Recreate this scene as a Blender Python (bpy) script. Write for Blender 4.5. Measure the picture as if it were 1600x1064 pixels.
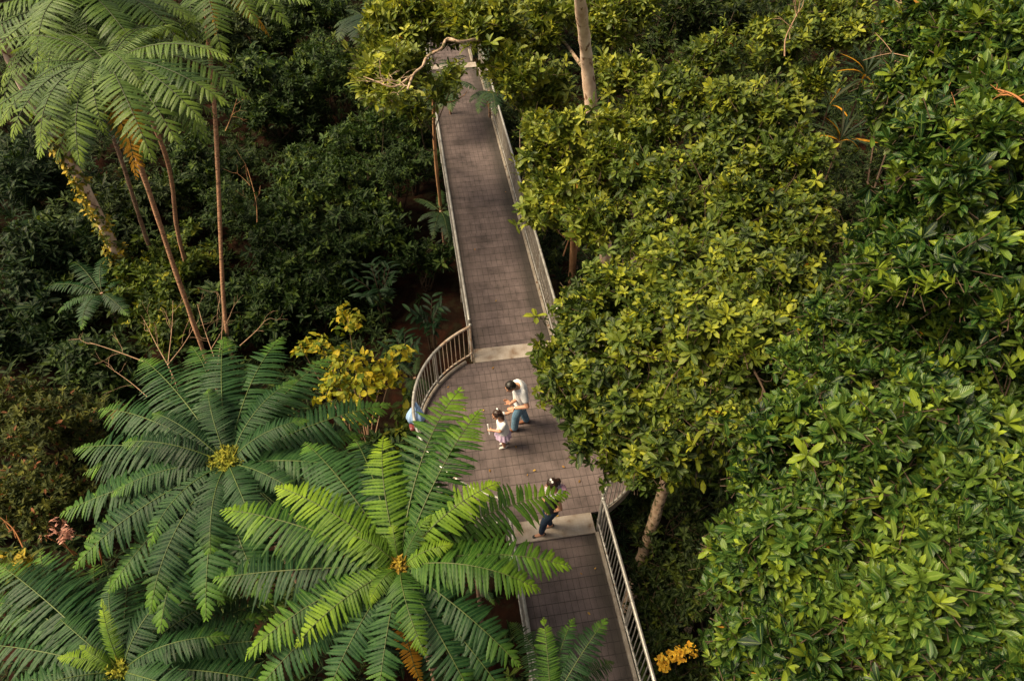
import bpy, math, random
import numpy as np
from mathutils import Vector, Matrix

for o in list(bpy.data.objects):
    bpy.data.objects.remove(o)
scene = bpy.context.scene
COL = scene.collection

# ------------------------------------------------------------------ camera, sky, sun, exposure
CAM_H, PITCH, FPX = 11.0, math.radians(46), 1067.0
cam_d = bpy.data.cameras.new("camera")
cam_d.lens, cam_d.sensor_width = 24.0, 36.0
cam_d.clip_start, cam_d.clip_end = 0.1, 600.0
cam = bpy.data.objects.new("camera", cam_d)
cam.location = (0, 0, CAM_H)
cam.rotation_euler = (math.pi / 2 - PITCH, 0, 0)
COL.objects.link(cam)
scene.camera = cam

SUN_EL, SUN_AZ = math.radians(52), math.radians(264)     # azimuth measured from +Y, clockwise
world = bpy.data.worlds.new("World")
scene.world = world
world.use_nodes = True
wn = world.node_tree
wn.nodes.clear()
sky = wn.nodes.new("ShaderNodeTexSky")
sky.sky_type = 'NISHITA'
sky.sun_disc = False
sky.sun_elevation, sky.sun_rotation = SUN_EL, SUN_AZ
sky.air_density, sky.dust_density, sky.ozone_density = 1.0, 4.0, 1.0
hs = wn.nodes.new("ShaderNodeHueSaturation")
hs.inputs['Saturation'].default_value = 0.30           # thin cloud: a paler sky
bg = wn.nodes.new("ShaderNodeBackground")
bg.inputs['Strength'].default_value = 0.074
wo = wn.nodes.new("ShaderNodeOutputWorld")
wn.links.new(sky.outputs[0], hs.inputs['Color'])
tint = wn.nodes.new("ShaderNodeMix"); tint.data_type = 'RGBA'; tint.blend_type = 'MULTIPLY'; tint.inputs[0].default_value = 1.0
tint.inputs[7].default_value = (1.0, 0.92, 0.78, 1)          # warm evening cloud
wn.links.new(hs.outputs[0], tint.inputs[6]); wn.links.new(tint.outputs[2], bg.inputs[0])
wn.links.new(bg.outputs[0], wo.inputs[0])
sun_d = bpy.data.lights.new("sun", 'SUN')
sun_d.energy, sun_d.angle, sun_d.color = 3.3, math.radians(28), (1.0, 0.82, 0.52)
sun = bpy.data.objects.new("sun", sun_d)
sdir = Vector((math.sin(SUN_AZ) * math.cos(SUN_EL), math.cos(SUN_AZ) * math.cos(SUN_EL), math.sin(SUN_EL)))
sun.rotation_euler = sdir.to_track_quat('Z', 'Y').to_euler()
sun.location = (0, 0, 40)
COL.objects.link(sun)
vs = scene.view_settings
vs.view_transform, vs.look, vs.gamma, vs.use_curve_mapping = 'Standard', 'None', 1.0, False
vs.exposure = 1.2
scene.cycles.max_bounces = 5
scene.cycles.diffuse_bounces = 2
scene.cycles.glossy_bounces = 2
scene.cycles.transmission_bounces = 3
scene.cycles.transparent_max_bounces = 4

# ------------------------------------------------------------------ placing helpers
def at(px, py, z=0.0):
    """world point at height z seen at pixel (px, py) of the 1600 x 1064 photograph"""
    x, y = (px - 800) / FPX, -(py - 532) / FPX
    cp, sp = math.cos(PITCH), math.sin(PITCH)
    r = np.array([x, cp + y * sp, -sp + y * cp])
    return np.array([0, 0, CAM_H]) + r * ((z - CAM_H) / r[2])

def unit(v):
    v = np.asarray(v, float)
    return v / np.maximum(np.linalg.norm(v, axis=-1, keepdims=True), 1e-9)

def ground_z(x, y):
    x, y = np.asarray(x, float), np.asarray(y, float)
    return (-4.1 + 0.35 * np.sin(x * .45 + 1.3) * np.cos(y * .38) + 0.16 * np.sin(x * 1.3 - y * .9)
            + 0.10 * np.sin(x * 2.7 + y * 2.1) + 0.05 * np.maximum(y - 22, 0) + 0.10 * np.maximum(-x - 9, 0))

# ------------------------------------------------------------------ mesh buffer
class MB:
    def __init__(self):
        self.v, self.uv, self.r1, self.r2, self.n = [], [], [], [], 0
        self.f = {3: [], 4: []}
        self.fm = {3: [], 4: []}

    def add(self, V, F, mat=0, uv=None, r1=0.5, r2=0.5):
        V = np.asarray(V, float).reshape(-1, 3)
        F = np.asarray(F, int)
        k = F.shape[1]
        self.v.append(V)
        self.uv.append(np.zeros((len(V), 2)) if uv is None else np.asarray(uv, float).reshape(-1, 2))
        self.r1.append(np.broadcast_to(np.asarray(r1, float), (len(V),)))
        self.r2.append(np.broadcast_to(np.asarray(r2, float), (len(V),)))
        self.f[k].append(F + self.n)
        self.fm[k].append(np.full(len(F), mat))
        self.n += len(V)

    def mesh(self, name, mats, smooth=True):
        V = np.concatenate(self.v)
        f4 = np.concatenate(self.f[4]) if self.f[4] else np.zeros((0, 4), int)
        f3 = np.concatenate(self.f[3]) if self.f[3] else np.zeros((0, 3), int)
        m = np.concatenate([np.concatenate(self.fm[k]) for k in (4, 3) if self.fm[k]])
        loops = np.concatenate([f4.ravel(), f3.ravel()]).astype(np.int32)
        starts = np.concatenate([np.arange(len(f4)) * 4, len(f4) * 4 + np.arange(len(f3)) * 3]).astype(np.int32)
        me = bpy.data.meshes.new(name)
        me.vertices.add(len(V))
        me.vertices.foreach_set("co", V.astype(np.float32).ravel())
        me.loops.add(len(loops))
        me.loops.foreach_set("vertex_index", loops)
        me.polygons.add(len(starts))
        me.polygons.foreach_set("loop_start", starts)
        me.polygons.foreach_set("material_index", m.astype(np.int32))
        me.polygons.foreach_set("use_smooth", np.full(len(starts), smooth, dtype=bool))
        uvl = me.uv_layers.new(name="UVMap")
        uvl.data.foreach_set("uv", np.concatenate(self.uv)[loops].astype(np.float32).ravel())
        for nm, arr in (("rnd", self.r1), ("rnd2", self.r2)):
            a = me.attributes.new(nm, 'FLOAT', 'POINT')
            a.data.foreach_set("value", np.concatenate(arr).astype(np.float32))
        for mt in (mats if isinstance(mats, (list, tuple)) else [mats]):
            me.materials.append(mt)
        me.update()
        me.validate()
        return me

    def build(self, name, mats, parent=None, smooth=True, origin=None):
        if origin is not None:
            self.v = [v - np.asarray(origin) for v in self.v]
        o = bpy.data.objects.new(name, self.mesh(name, mats, smooth))
        COL.objects.link(o)
        if parent is not None:
            o.parent = parent
        elif origin is not None:
            o.location = origin
        return o

def tag(o, label, cat, group=None, kind=None):
    if label: o['label'] = label
    if cat: o['category'] = cat
    if group: o['group'] = group
    if kind: o['kind'] = kind
    return o

def empty(name, loc, label=None, cat=None, group=None, kind=None, rz=0.0):
    o = bpy.data.objects.new(name, None)
    o.empty_display_size = 0.2
    COL.objects.link(o)
    o.location = tuple(float(c) for c in loc)
    o.rotation_euler = (0, 0, rz)
    return tag(o, label, cat, group, kind)

def spline(pts, n):
    P = np.asarray(pts, float)
    if len(P) == 2:
        t = np.linspace(0, 1, n)[:, None]
        return P[0] * (1 - t) + P[1] * t
    Q = np.vstack([2 * P[0] - P[1], P, 2 * P[-1] - P[-2]])
    out = []
    for u in np.linspace(0, len(P) - 1, n):
        i = min(int(u), len(P) - 2)
        t = u - i
        a, b, c, d = Q[i], Q[i + 1], Q[i + 2], Q[i + 3]
        out.append(.5 * ((2 * b) + (c - a) * t + (2 * a - 5 * b + 4 * c - d) * t * t + (3 * b - 3 * c + d - a) * t ** 3))
    return np.array(out)

def tube(mb, path, radii, sides=8, mat=0, caps=True, lump=0.0, rng=None, r1=0.5, r2=0.5):
    P = np.asarray(path, float)
    n = len(P)
    R = np.broadcast_to(np.asarray(radii, float), (n,))
    T = unit(np.gradient(P, axis=0))
    ref = np.array([0, 0, 1.0]) if abs(T[0][2]) < .9 else np.array([1.0, 0, 0])
    A = unit(np.cross(T[0], ref))
    ang = np.arange(sides) * 2 * math.pi / sides
    V = []
    for i in range(n):
        A = unit(A - T[i] * np.dot(A, T[i]))
        B = np.cross(T[i], A)
        rr = R[i] * (1 + (lump * (rng.random(sides) - .5) * 2 if lump else 0))
        V.append(P[i] + (np.cos(ang) * rr)[:, None] * A + (np.sin(ang) * rr)[:, None] * B)
    V = np.concatenate(V)
    i, j = np.meshgrid(np.arange(n - 1), np.arange(sides), indexing='ij')
    a = (i * sides + j).ravel(); b = (i * sides + (j + 1) % sides).ravel()
    F = np.stack([a, b, b + sides, a + sides], 1)
    seg = np.concatenate([[0], np.cumsum(np.linalg.norm(np.diff(P, axis=0), axis=1))])
    uv = np.stack([np.tile(np.arange(sides) / sides, n), np.repeat(seg, sides)], 1)
    mb.add(V, F, mat, uv, r1, r2)
    if caps:
        for k, c in ((0, P[0]), (n - 1, P[-1])):
            ring = V[k * sides:(k + 1) * sides]
            q = np.arange(sides)
            f = np.stack([(q + 1) % sides, q, np.full(sides, sides)], 1) if k == 0 else np.stack([q, (q + 1) % sides, np.full(sides, sides)], 1)
            mb.add(np.vstack([ring, c]), f, mat, None, r1, r2)

def boxm(mb, c, half, ax=(1, 0, 0), ay=(0, 1, 0), bev=0.0, mat=0):
    """box with chamfered edges"""
    c = np.asarray(c, float); ax = unit(ax); ay = unit(ay); az = np.cross(ax, ay)
    hx, hy, hz = half
    b = min(bev, hx * .9, hy * .9, hz * .9) if bev else 0
    if not b:
        s = np.array([[x, y, z] for z in (-1, 1) for y in (-1, 1) for x in (-1, 1)], float) * [hx, hy, hz]
        F = [[0, 2, 3, 1], [4, 5, 7, 6], [0, 1, 5, 4], [2, 6, 7, 3], [0, 4, 6, 2], [1, 3, 7, 5]]
        mb.add(c + s[:, :1] * ax + s[:, 1:2] * ay + s[:, 2:] * az, F, mat)
        return
    lv = [(-hz, b), (-hz + b, 0), (hz - b, 0), (hz, b)]
    V, F = [], []
    for z, ins in lv:
        x, y = hx - ins, hy - ins
        for p in ((-x + b, -y), (x - b, -y), (x, -y + b), (x, y - b), (x - b, y), (-x + b, y), (-x, y - b), (-x, -y + b)):
            V.append((p[0], p[1], z))
    for k in range(3):
        for j in range(8):
            F.append([k * 8 + j, k * 8 + (j + 1) % 8, k * 8 + 8 + (j + 1) % 8, k * 8 + 8 + j])
    V = np.array(V)
    W = c + V[:, :1] * ax + V[:, 1:2] * ay + V[:, 2:] * az
    mb.add(W, F, mat)
    mb.add(np.vstack([W[24:32]]), [[0, 1, 2, 3], [0, 3, 4, 7], [4, 5, 6, 7]], mat)
    mb.add(np.vstack([W[0:8]]), [[3, 2, 1, 0], [7, 4, 3, 0], [7, 6, 5, 4]], mat)

def ball(mb, c, r, mat=0, seg=10, rings=6, R=None, r1=.5):
    r = np.broadcast_to(np.asarray(r, float), (3,))
    V = [[0, 0, -1]]
    for i in range(1, rings):
        th = -math.pi / 2 + math.pi * i / rings
        for j in range(seg):
            a = 2 * math.pi * j / seg
            V.append([math.cos(th) * math.cos(a), math.cos(th) * math.sin(a), math.sin(th)])
    V.append([0, 0, 1])
    V = np.array(V) * r
    if R is not None: V = V @ np.asarray(R).T
    q = []
    for i in range(rings - 2):
        for j in range(seg):
            a = 1 + i * seg + j; b = 1 + i * seg + (j + 1) % seg
            q.append([a, b, b + seg, a + seg])
    last = len(V) - 1
    t = [[0, 1 + (j + 1) % seg, 1 + j] for j in range(seg)] + [[last, last - seg + j, last - seg + (j + 1) % seg] for j in range(seg)]
    mb.add(V + np.asarray(c), q, mat, r1=r1)
    mb.f[3].append(np.array(t) + mb.n - len(V)); mb.fm[3].append(np.full(len(t), mat))

# ------------------------------------------------------------------ leaves
def leaves(mb, base, d, nrm, L, W, rows=(0, .3, .65, 1), wid=(.12, .9, .95, .03), fold=.15, curl=.2, r1=.5, r2=.5, mat=0, mid=True):
    base, d = np.asarray(base, float), unit(d)
    n = len(base)
    s = unit(np.cross(d, nrm)); nn = np.cross(s, d)
    L = np.broadcast_to(np.asarray(L, float), (n,)); W = np.broadcast_to(np.asarray(W, float), (n,))
    curl = np.broadcast_to(np.asarray(curl, float), (n,))
    v, w = np.asarray(rows, float), np.asarray(wid, float)
    c = np.array([-1., 0, 1]) if mid else np.array([-1., 1])
    R, C = len(v), len(c)
    P = (base[:, None, None, :] + d[:, None, None, :] * (L[:, None] * v)[:, :, None, None]
         - nn[:, None, None, :] * ((curl * L)[:, None] * v ** 2)[:, :, None, None]
         + s[:, None, None, :] * ((W[:, None] * .5 * w)[:, :, None] * c)[..., None]
         + nn[:, None, None, :] * ((W[:, None] * .5 * w)[:, :, None] * (fold * 2 * np.abs(c)))[..., None])
    i, j = np.meshgrid(np.arange(R - 1), np.arange(C - 1), indexing='ij')
    a = (i * C + j).ravel()
    q = np.stack([a, a + 1, a + C + 1, a + C], 1)
    F = (np.arange(n)[:, None, None] * (R * C) + q[None]).reshape(-1, 4)
    uv = np.stack(np.broadcast_arrays((c[None, :] + 1) / 2, v[:, None]), -1)
    UV = np.broadcast_to(uv, (n, R, C, 2)).reshape(-1, 2)
    f = lambda r: np.repeat(np.broadcast_to(np.asarray(r, float), (n,)), R * C)
    mb.add(P.reshape(-1, 3), F, mat, UV, f(r1), f(r2))

OBO = dict(rows=(0, .22, .5, .78, 1), wid=(.1, .55, .92, .92, .08))           # obovate glossy leaf
ELL = dict(rows=(0, .25, .55, .8, 1), wid=(.1, .8, 1., .7, .05))              # elliptic
SIM = dict(rows=(0, .35, .7, 1), wid=(.1, .95, .8, .05))
FAR = dict(rows=(0, .5, 1), wid=(.15, 1, .08), mid=True)

def rosettes(mb, tips, T, k, L, W, rng, lo=45, hi=85, shape=OBO, fold=.16, curl=.25, young=.12, mat=0, lvar=.3, dead=.0008, off=0.0):
    n = len(tips)
    T = unit(T)
    ref = unit(rng.normal(size=(n, 3)))
    A = unit(np.cross(T, ref)); B = np.cross(T, A)
    N = n * k
    idx = np.repeat(np.arange(n), k)
    ang = np.tile(np.arange(k) * 2.39996, n) + np.repeat(rng.random(n) * 6.28, k) + rng.normal(size=N) * .25
    frac = np.tile((np.arange(k) + .5) / k, n)
    th = np.radians(lo + (hi - lo) * frac + rng.normal(size=N) * 13)
    rad = A[idx] * np.cos(ang)[:, None] + B[idx] * np.sin(ang)[:, None]
    d = T[idx] * np.cos(th)[:, None] + rad * np.sin(th)[:, None]
    nrm = unit(T[idx] * 1.0 - rad * .15 + np.array([0, 0, .55]) + rng.normal(size=(N, 3)) * .22)
    size = np.clip(np.exp(.20 * rng.normal(size=n)), .6, 1.5)[idx] * (.65 + .35 * np.sin(frac * 2.6)) * (1 + lvar * (rng.random(N) * 2 - 1))
    base = tips[idx] - T[idx] * (frac * L * .45)[:, None]
    yg = rng.random(n) < young
    r2 = np.where(yg[idx], .55 + .45 * rng.random(N) * (1 - .5 * frac), rng.random(N) * .45)
    leaves(mb, base, d, nrm, L * size, W * size * (1 + .2 * (rng.random(N) - .5)), fold=fold,
           curl=curl * (.3 + 1.1 * rng.random(N)), r1=np.where(rng.random(N) < dead, 1.0, np.clip(.5 + .2 * rng.normal(size=N) + .12 * rng.normal(size=n)[idx] + np.broadcast_to(off, (n,))[idx], 0, .96)), r2=r2, mat=mat, **shape)

def crown_tips(pads, nb, per, step, rng, flat=.75, low=-.35, spread=.5):
    """branchlets that leave the pads outward, each carrying a few leafy tips"""
    C = np.array([p[0] for p in pads]); R = np.array([p[1] for p in pads])
    pr = R ** 2 / (R ** 2).sum()
    k = rng.choice(len(R), nb, p=pr)
    u = unit(rng.normal(size=(nb * 3, 3))); u = u[u[:, 2] > low][:nb]
    while len(u) < nb:
        w = unit(rng.normal(size=(nb, 3))); u = np.vstack([u, w[w[:, 2] > low]])[:nb]
    ph = rng.random((len(R), 3)) * 6.28
    lump = 1 + .16 * np.sin(u[:, 0] * 4.1 + ph[k, 0]) * np.sin(u[:, 1] * 4.6 + ph[k, 1]) + .08 * np.sin(u[:, 2] * 7 + ph[k, 2])
    depth = 1 - .42 * rng.random(nb) ** 1.7
    sc = np.stack([R[k], R[k], R[k] * flat], 1)
    P = C[k] + u * sc * (lump * depth)[:, None]
    out = unit(u / np.array([1, 1, flat]))
    dirn = unit(out * .8 + np.array([0, 0, .22]) + rng.normal(size=(nb, 3)) * spread)
    j = np.arange(per)
    side = unit(np.cross(dirn, rng.normal(size=(nb, 3))))
    zig = np.where(j % 2 == 0, 1, -1) * step * .55
    tips = P[:, None, :] - dirn[:, None, :] * ((per - 1 - j) * step)[None, :, None] + side[:, None, :] * (zig * (j < per - 1))[None, :, None] + rng.normal(size=(nb, per, 3)) * step * .25
    T = unit(dirn[:, None, :] * .75 + np.array([0, 0, .6]) + side[:, None, :] * np.where(j % 2 == 0, .4, -.4)[None, :, None] * (j < per - 1)[None, :, None] + rng.normal(size=(nb, per, 3)) * .28)
    return tips, T, P, dirn, C[k]

def clumps(pads, rng, flat, n=13, rr=(.18, .38), dd=(.55, 1.05), core=.50):
    out = []
    for c, r in pads:
        u = unit(rng.normal(size=(n * 4, 3))); u = u[u[:, 2] > -.25][:n]
        for d in u: out.append((c + d * r * np.array([1, 1, flat]) * rng.uniform(*dd), r * rng.uniform(*rr)))
        if core: out.append((c - np.array([0, 0, r * .25]), r * core))
    return out

# ------------------------------------------------------------------ materials
def nodes_of(name):
    m = bpy.data.materials.new(name)
    m.use_nodes = True
    nt = m.node_tree
    nt.nodes.clear()
    out = nt.nodes.new("ShaderNodeOutputMaterial")
    return m, nt, out

def N(nt, typ, **kw):
    n = nt.nodes.new(typ)
    for k, v in kw.items():
        if hasattr(n, k): setattr(n, k, v)
        else: n.inputs[k].default_value = v
    return n

def ramp(nt, fac, stops, interp='LINEAR'):
    r = nt.nodes.new("ShaderNodeValToRGB")
    r.color_ramp.interpolation = interp
    e = r.color_ramp.elements
    while len(e) < len(stops): e.new(.5)
    for i, (p, c) in enumerate(stops):
        e[i].position = p
        e[i].color = (*c, 1) if len(c) == 3 else c
    nt.links.new(fac, r.inputs[0])
    return r

def math_(nt, op, a, b=None, c=None):
    n = nt.nodes.new("ShaderNodeMath"); n.operation = op
    for i, x in enumerate((a, b, c)):
        if x is None: continue
        if isinstance(x, (int, float)): n.inputs[i].default_value = x
        else: nt.links.new(x, n.inputs[i])
    return n.outputs[0]

def mixc(nt, fac, a, b, mode='MIX'):
    n = nt.nodes.new("ShaderNodeMix"); n.data_type = 'RGBA'; n.blend_type = mode
    if isinstance(fac, (int, float)): n.inputs[0].default_value = fac
    else: nt.links.new(fac, n.inputs[0])
    for i, x in ((6, a), (7, b)):
        if isinstance(x, tuple): n.inputs[i].default_value = (*x, 1)
        else: nt.links.new(x, n.inputs[i])
    return n.outputs[2]

def leaf_mat(name, cols, young, yth=.5, rough=.42, trans=.22, rib=(.2, .24, .08), ribf=.5, spec=.26, dead=None, dth=.975, objvar=False, vein=60.):
    m, nt, out = nodes_of(name)
    a1 = N(nt, "ShaderNodeAttribute", attribute_name="rnd"); a2 = N(nt, "ShaderNodeAttribute", attribute_name="rnd2")
    r1 = a1.outputs['Fac']
    if objvar:
        oi = N(nt, "ShaderNodeObjectInfo")
        r1 = math_(nt, 'ADD', r1, math_(nt, 'MULTIPLY', math_(nt, 'SUBTRACT', oi.outputs['Random'], .5), .5))
    k = len(cols)
    base = ramp(nt, r1, [(.12 + .76 * i / (k - 1), c) for i, c in enumerate(cols)]).outputs[0]
    yf = math_(nt, 'MULTIPLY', math_(nt, 'SUBTRACT', a2.outputs['Fac'], yth), 1 / (1.001 - yth))
    mr = N(nt, "ShaderNodeMath", operation='MAXIMUM'); nt.links.new(yf, mr.inputs[0]); mr.inputs[1].default_value = 0
    col = mixc(nt, mr.outputs[0], base, young)
    if dead:
        col = mixc(nt, math_(nt, 'GREATER_THAN', r1, dth), col, dead)
    uv = N(nt, "ShaderNodeUVMap")
    sp = N(nt, "ShaderNodeSeparateXYZ"); nt.links.new(uv.outputs[0], sp.inputs[0])
    au = math_(nt, 'ABSOLUTE', math_(nt, 'SUBTRACT', sp.outputs[0], .5))
    ribm = math_(nt, 'MULTIPLY', math_(nt, 'LESS_THAN', au, .055), ribf)
    col = mixc(nt, ribm, col, rib)
    geo = N(nt, "ShaderNodeNewGeometry")
    nz = N(nt, "ShaderNodeTexNoise", Scale=9.0, Detail=3.0)
    nt.links.new(geo.outputs['Position'], nz.inputs['Vector'])
    mot = ramp(nt, nz.outputs['Fac'], [(.3, (.72, .74, .72)), (.7, (1.22, 1.18, 1.1))]).outputs[0]
    col = mixc(nt, 1.0, col, mot, 'MULTIPLY')
    # lateral veins as relief
    wv = math_(nt, 'SINE', math_(nt, 'MULTIPLY', math_(nt, 'SUBTRACT', sp.outputs[1], math_(nt, 'MULTIPLY', au, .5)), vein))
    bp = N(nt, "ShaderNodeBump", Strength=.35, Distance=.004)
    nt.links.new(wv, bp.inputs['Height'])
    pb = N(nt, "ShaderNodeBsdfPrincipled", Roughness=rough)
    pb.inputs['Specular IOR Level'].default_value = spec
    nt.links.new(col, pb.inputs['Base Color']); nt.links.new(bp.outputs[0], pb.inputs['Normal'])
    tr = N(nt, "ShaderNodeBsdfTranslucent")
    tc = mixc(nt, 1.0, col, (1.25, 1.2, .5), 'MULTIPLY')
    nt.links.new(tc, tr.inputs[0])
    mx = N(nt, "ShaderNodeMixShader"); mx.inputs[0].default_value = trans
    nt.links.new(pb.outputs[0], mx.inputs[1]); nt.links.new(tr.outputs[0], mx.inputs[2])
    nt.links.new(mx.outputs[0], out.inputs[0])
    return m

def surf_mat(name, cols, scale=4.0, rough=.7, metal=0.0, bump=.3, detail=5.0, stretch=(1, 1, 1), spots=None, dist=.01, spec=.4):
    m, nt, out = nodes_of(name)
    tc = N(nt, "ShaderNodeTexCoord"); mp = N(nt, "ShaderNodeMapping"); mp.inputs['Scale'].default_value = stretch
    nt.links.new(tc.outputs['Object'], mp.inputs[0])
    nz = N(nt, "ShaderNodeTexNoise", Scale=scale, Detail=detail, Roughness=.65); nt.links.new(mp.outputs[0], nz.inputs['Vector'])
    k = len(cols)
    col = ramp(nt, nz.outputs['Fac'], [(.28 + .44 * i / max(k - 1, 1), c) for i, c in enumerate(cols)]).outputs[0]
    if spots:
        n2 = N(nt, "ShaderNodeTexNoise", Scale=spots[1], Detail=3.0); nt.links.new(mp.outputs[0], n2.inputs['Vector'])
        f = ramp(nt, n2.outputs['Fac'], [(spots[2], (0, 0, 0)), (spots[2] + .07, (1, 1, 1))]).outputs[0]
        col = mixc(nt, f, col, spots[0])
    pb = N(nt, "ShaderNodeBsdfPrincipled", Roughness=rough, Metallic=metal)
    pb.inputs['Specular IOR Level'].default_value = spec
    nt.links.new(col, pb.inputs['Base Color'])
    bp = N(nt, "ShaderNodeBump", Strength=bump, Distance=dist); nt.links.new(nz.outputs['Fac'], bp.inputs['Height'])
    nt.links.new(bp.outputs[0], pb.inputs['Normal'])
    nt.links.new(pb.outputs[0], out.inputs[0])
    return m

M = {}
M['t_olive'] = leaf_mat("leaf_olive", [(.012, .026, .005), (.055, .092, .012), (.135, .170, .018)], (.36, .38, .026), rough=.40, dead=(.40, .14, .012), dth=.98)
M['t_glossy'] = leaf_mat("leaf_glossy", [(.006, .022, .007), (.030, .078, .014), (.100, .165, .024)], (.28, .36, .028), rough=.34, spec=.34, dead=(.45, .20, .02), dth=.98, rib=(.22, .29, .07))
M['t_pale'] = leaf_mat("leaf_pale", [(.026, .052, .008), (.105, .150, .016), (.225, .260, .036)], (.48, .48, .045), rough=.36, spec=.32, dead=(.42, .20, .02), dth=.98, rib=(.28, .31, .10))
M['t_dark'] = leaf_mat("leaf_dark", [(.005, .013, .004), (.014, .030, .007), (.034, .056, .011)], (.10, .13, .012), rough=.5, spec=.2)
M['s_blue'] = leaf_mat("leaf_bluegreen", [(.003, .011, .006), (.008, .024, .010), (.018, .042, .018)], (.04, .075, .022), rough=.55, spec=.16)  # dark leaved species, with canopy shade also put into the colour
M['s_small'] = leaf_mat("leaf_undergrowth", [(.003, .011, .004), (.009, .026, .007), (.026, .056, .011)], (.09, .14, .016), rough=.55, spec=.15)  # dark understory greens, lowered further to stand in for canopy shade
M['s_ground'] = leaf_mat('leaf_ground_cover', [(.003, .009, .003), (.008, .021, .005), (.020, .040, .009)], (.06, .09, .012), rough=.6, spec=.12)  # dark leaves; forest shade is partly painted into this base colour
M['s_fresh'] = leaf_mat('leaf_fresh_green', [(.004, .016, .004), (.015, .040, .007), (.042, .084, .012)], (.13, .17, .016), rough=.5, spec=.18)
M['s_lime'] = leaf_mat("leaf_lime_shrub", [(.014, .034, .004), (.045, .080, .007), (.105, .140, .011)], (.36, .33, .02), rough=.5, spec=.2)
M['s_brown'] = leaf_mat("leaf_bronze_shrub", [(.014, .024, .006), (.038, .050, .010), (.080, .084, .016)], (.15, .15, .02), rough=.55, spec=.15, dead=(.18, .06, .03), dth=.88)
M['s_yellow'] = leaf_mat("leaf_yellow", [(.07, .13, .012), (.27, .29, .018), (.55, .40, .022)], (.56, .46, .03), rough=.5, trans=.3)
M['s_vineyel'] = leaf_mat("leaf_vine", [(.03, .055, .008), (.11, .13, .012), (.46, .32, .02)], (.55, .36, .02), rough=.5)
M['s_pink'] = leaf_mat("leaf_pink", [(.30, .12, .10), (.55, .25, .21), (.68, .36, .30)], (.6, .3, .25), rough=.5)
M['s_strap'] = leaf_mat('leaf_strap', [(.004, .016, .006), (.010, .034, .012), (.022, .056, .018)], (.06, .10, .02), rough=.45, spec=.22, rib=(.05, .08, .025))
M['s_cord'] = leaf_mat("leaf_cordyline", [(.005, .014, .008), (.014, .030, .015), (.030, .050, .020)], (.30, .14, .015), rough=.5, spec=.18, rib=(.1, .12, .06))
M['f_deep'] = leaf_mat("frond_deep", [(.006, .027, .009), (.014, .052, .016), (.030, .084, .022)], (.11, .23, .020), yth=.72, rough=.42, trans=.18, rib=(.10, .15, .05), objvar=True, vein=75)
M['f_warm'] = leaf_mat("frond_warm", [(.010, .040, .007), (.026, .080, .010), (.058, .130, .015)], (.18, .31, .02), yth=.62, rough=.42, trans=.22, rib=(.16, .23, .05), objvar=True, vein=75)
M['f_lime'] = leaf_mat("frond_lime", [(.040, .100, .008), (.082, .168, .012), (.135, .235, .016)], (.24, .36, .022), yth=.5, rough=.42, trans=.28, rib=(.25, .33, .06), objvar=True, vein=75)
M['f_pale'] = leaf_mat("frond_pale", [(.024, .060, .012), (.058, .112, .022), (.105, .170, .036)], (.19, .28, .03), yth=.62, rough=.38, trans=.2, rib=(.10, .14, .05), objvar=True, vein=75)  # sky glare on the high crowns is put into this paler green
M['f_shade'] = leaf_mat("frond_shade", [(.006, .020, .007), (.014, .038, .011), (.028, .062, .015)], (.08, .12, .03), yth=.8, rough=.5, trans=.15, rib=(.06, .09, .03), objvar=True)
M['f_dead'] = leaf_mat("frond_dead", [(.25, .10, .012), (.50, .24, .015), (.66, .36, .02)], (.6, .3, .02), rough=.55, trans=.3, rib=(.2, .08, .02))
M['rachis'] = surf_mat("rachis", [(.035, .055, .015), (.10, .12, .03)], 20, .5)
M['rachis_pale'] = surf_mat("rachis_pale", [(.055, .085, .022), (.12, .16, .04)], 20, .5)
M['rachis_dark'] = surf_mat("rachis_dark", [(.018, .024, .008), (.045, .05, .016)], 20, .5)
M['fuzz'] = leaf_mat("crozier_fuzz", [(.10, .13, .015), (.24, .26, .025), (.38, .34, .035)], (.4, .36, .04), rough=.7, trans=.2)
M['fuzz_o'] = leaf_mat("crozier_orange", [(.14, .09, .015), (.30, .19, .02), (.40, .30, .03)], (.4, .27, .03), rough=.7, trans=.2)
M['bark_fern'] = surf_mat("bark_fern", [(.24, .11, .06), (.42, .215, .125), (.56, .34, .21)], 7, .85, bump=1.0, stretch=(1, 1, 4.5), spots=((.09, .05, .03), 9, .58), dist=.03)
M['bark_fern2'] = surf_mat("bark_fern_dull", [(.14, .078, .05), (.27, .16, .11), (.38, .25, .18)], 8, .85, bump=.8, stretch=(1, 1, 2.4), spots=((.05, .03, .02), 16, .55), dist=.02)
M['bark_pink'] = surf_mat("bark_pink", [(.44, .27, .19), (.68, .49, .38), (.80, .65, .54)], 4, .75, bump=.5, stretch=(1, 1, .6), spots=((.20, .095, .05), 9, .60), dist=.02)
M['bark_mottle'] = surf_mat("bark_mottled", [(.18, .11, .07), (.38, .26, .18), (.52, .40, .30)], 9, .8, bump=.6, spots=((.08, .07, .03), 12, .54), dist=.02)
M['bark_tan'] = surf_mat("bark_tan", [(.22, .10, .045), (.40, .20, .095), (.52, .29, .15)], 9, .8, bump=.6, stretch=(1, 1, .4), dist=.01)
M['twig'] = surf_mat("twig", [(.035, .022, .013), (.085, .05, .03)], 12, .8)
M['twig_pale'] = surf_mat("twig_pale", [(.26, .15, .09), (.44, .28, .18)], 12, .8)
M['twig_orange'] = surf_mat("twig_orange", [(.24, .09, .03), (.40, .17, .06)], 12, .8)
M['steel'] = surf_mat("galvanised_steel", [(.25, .235, .22), (.38, .36, .34), (.52, .50, .48)], 6, .42, .55, bump=.1, spots=((.20, .12, .07), 5, .68))
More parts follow.
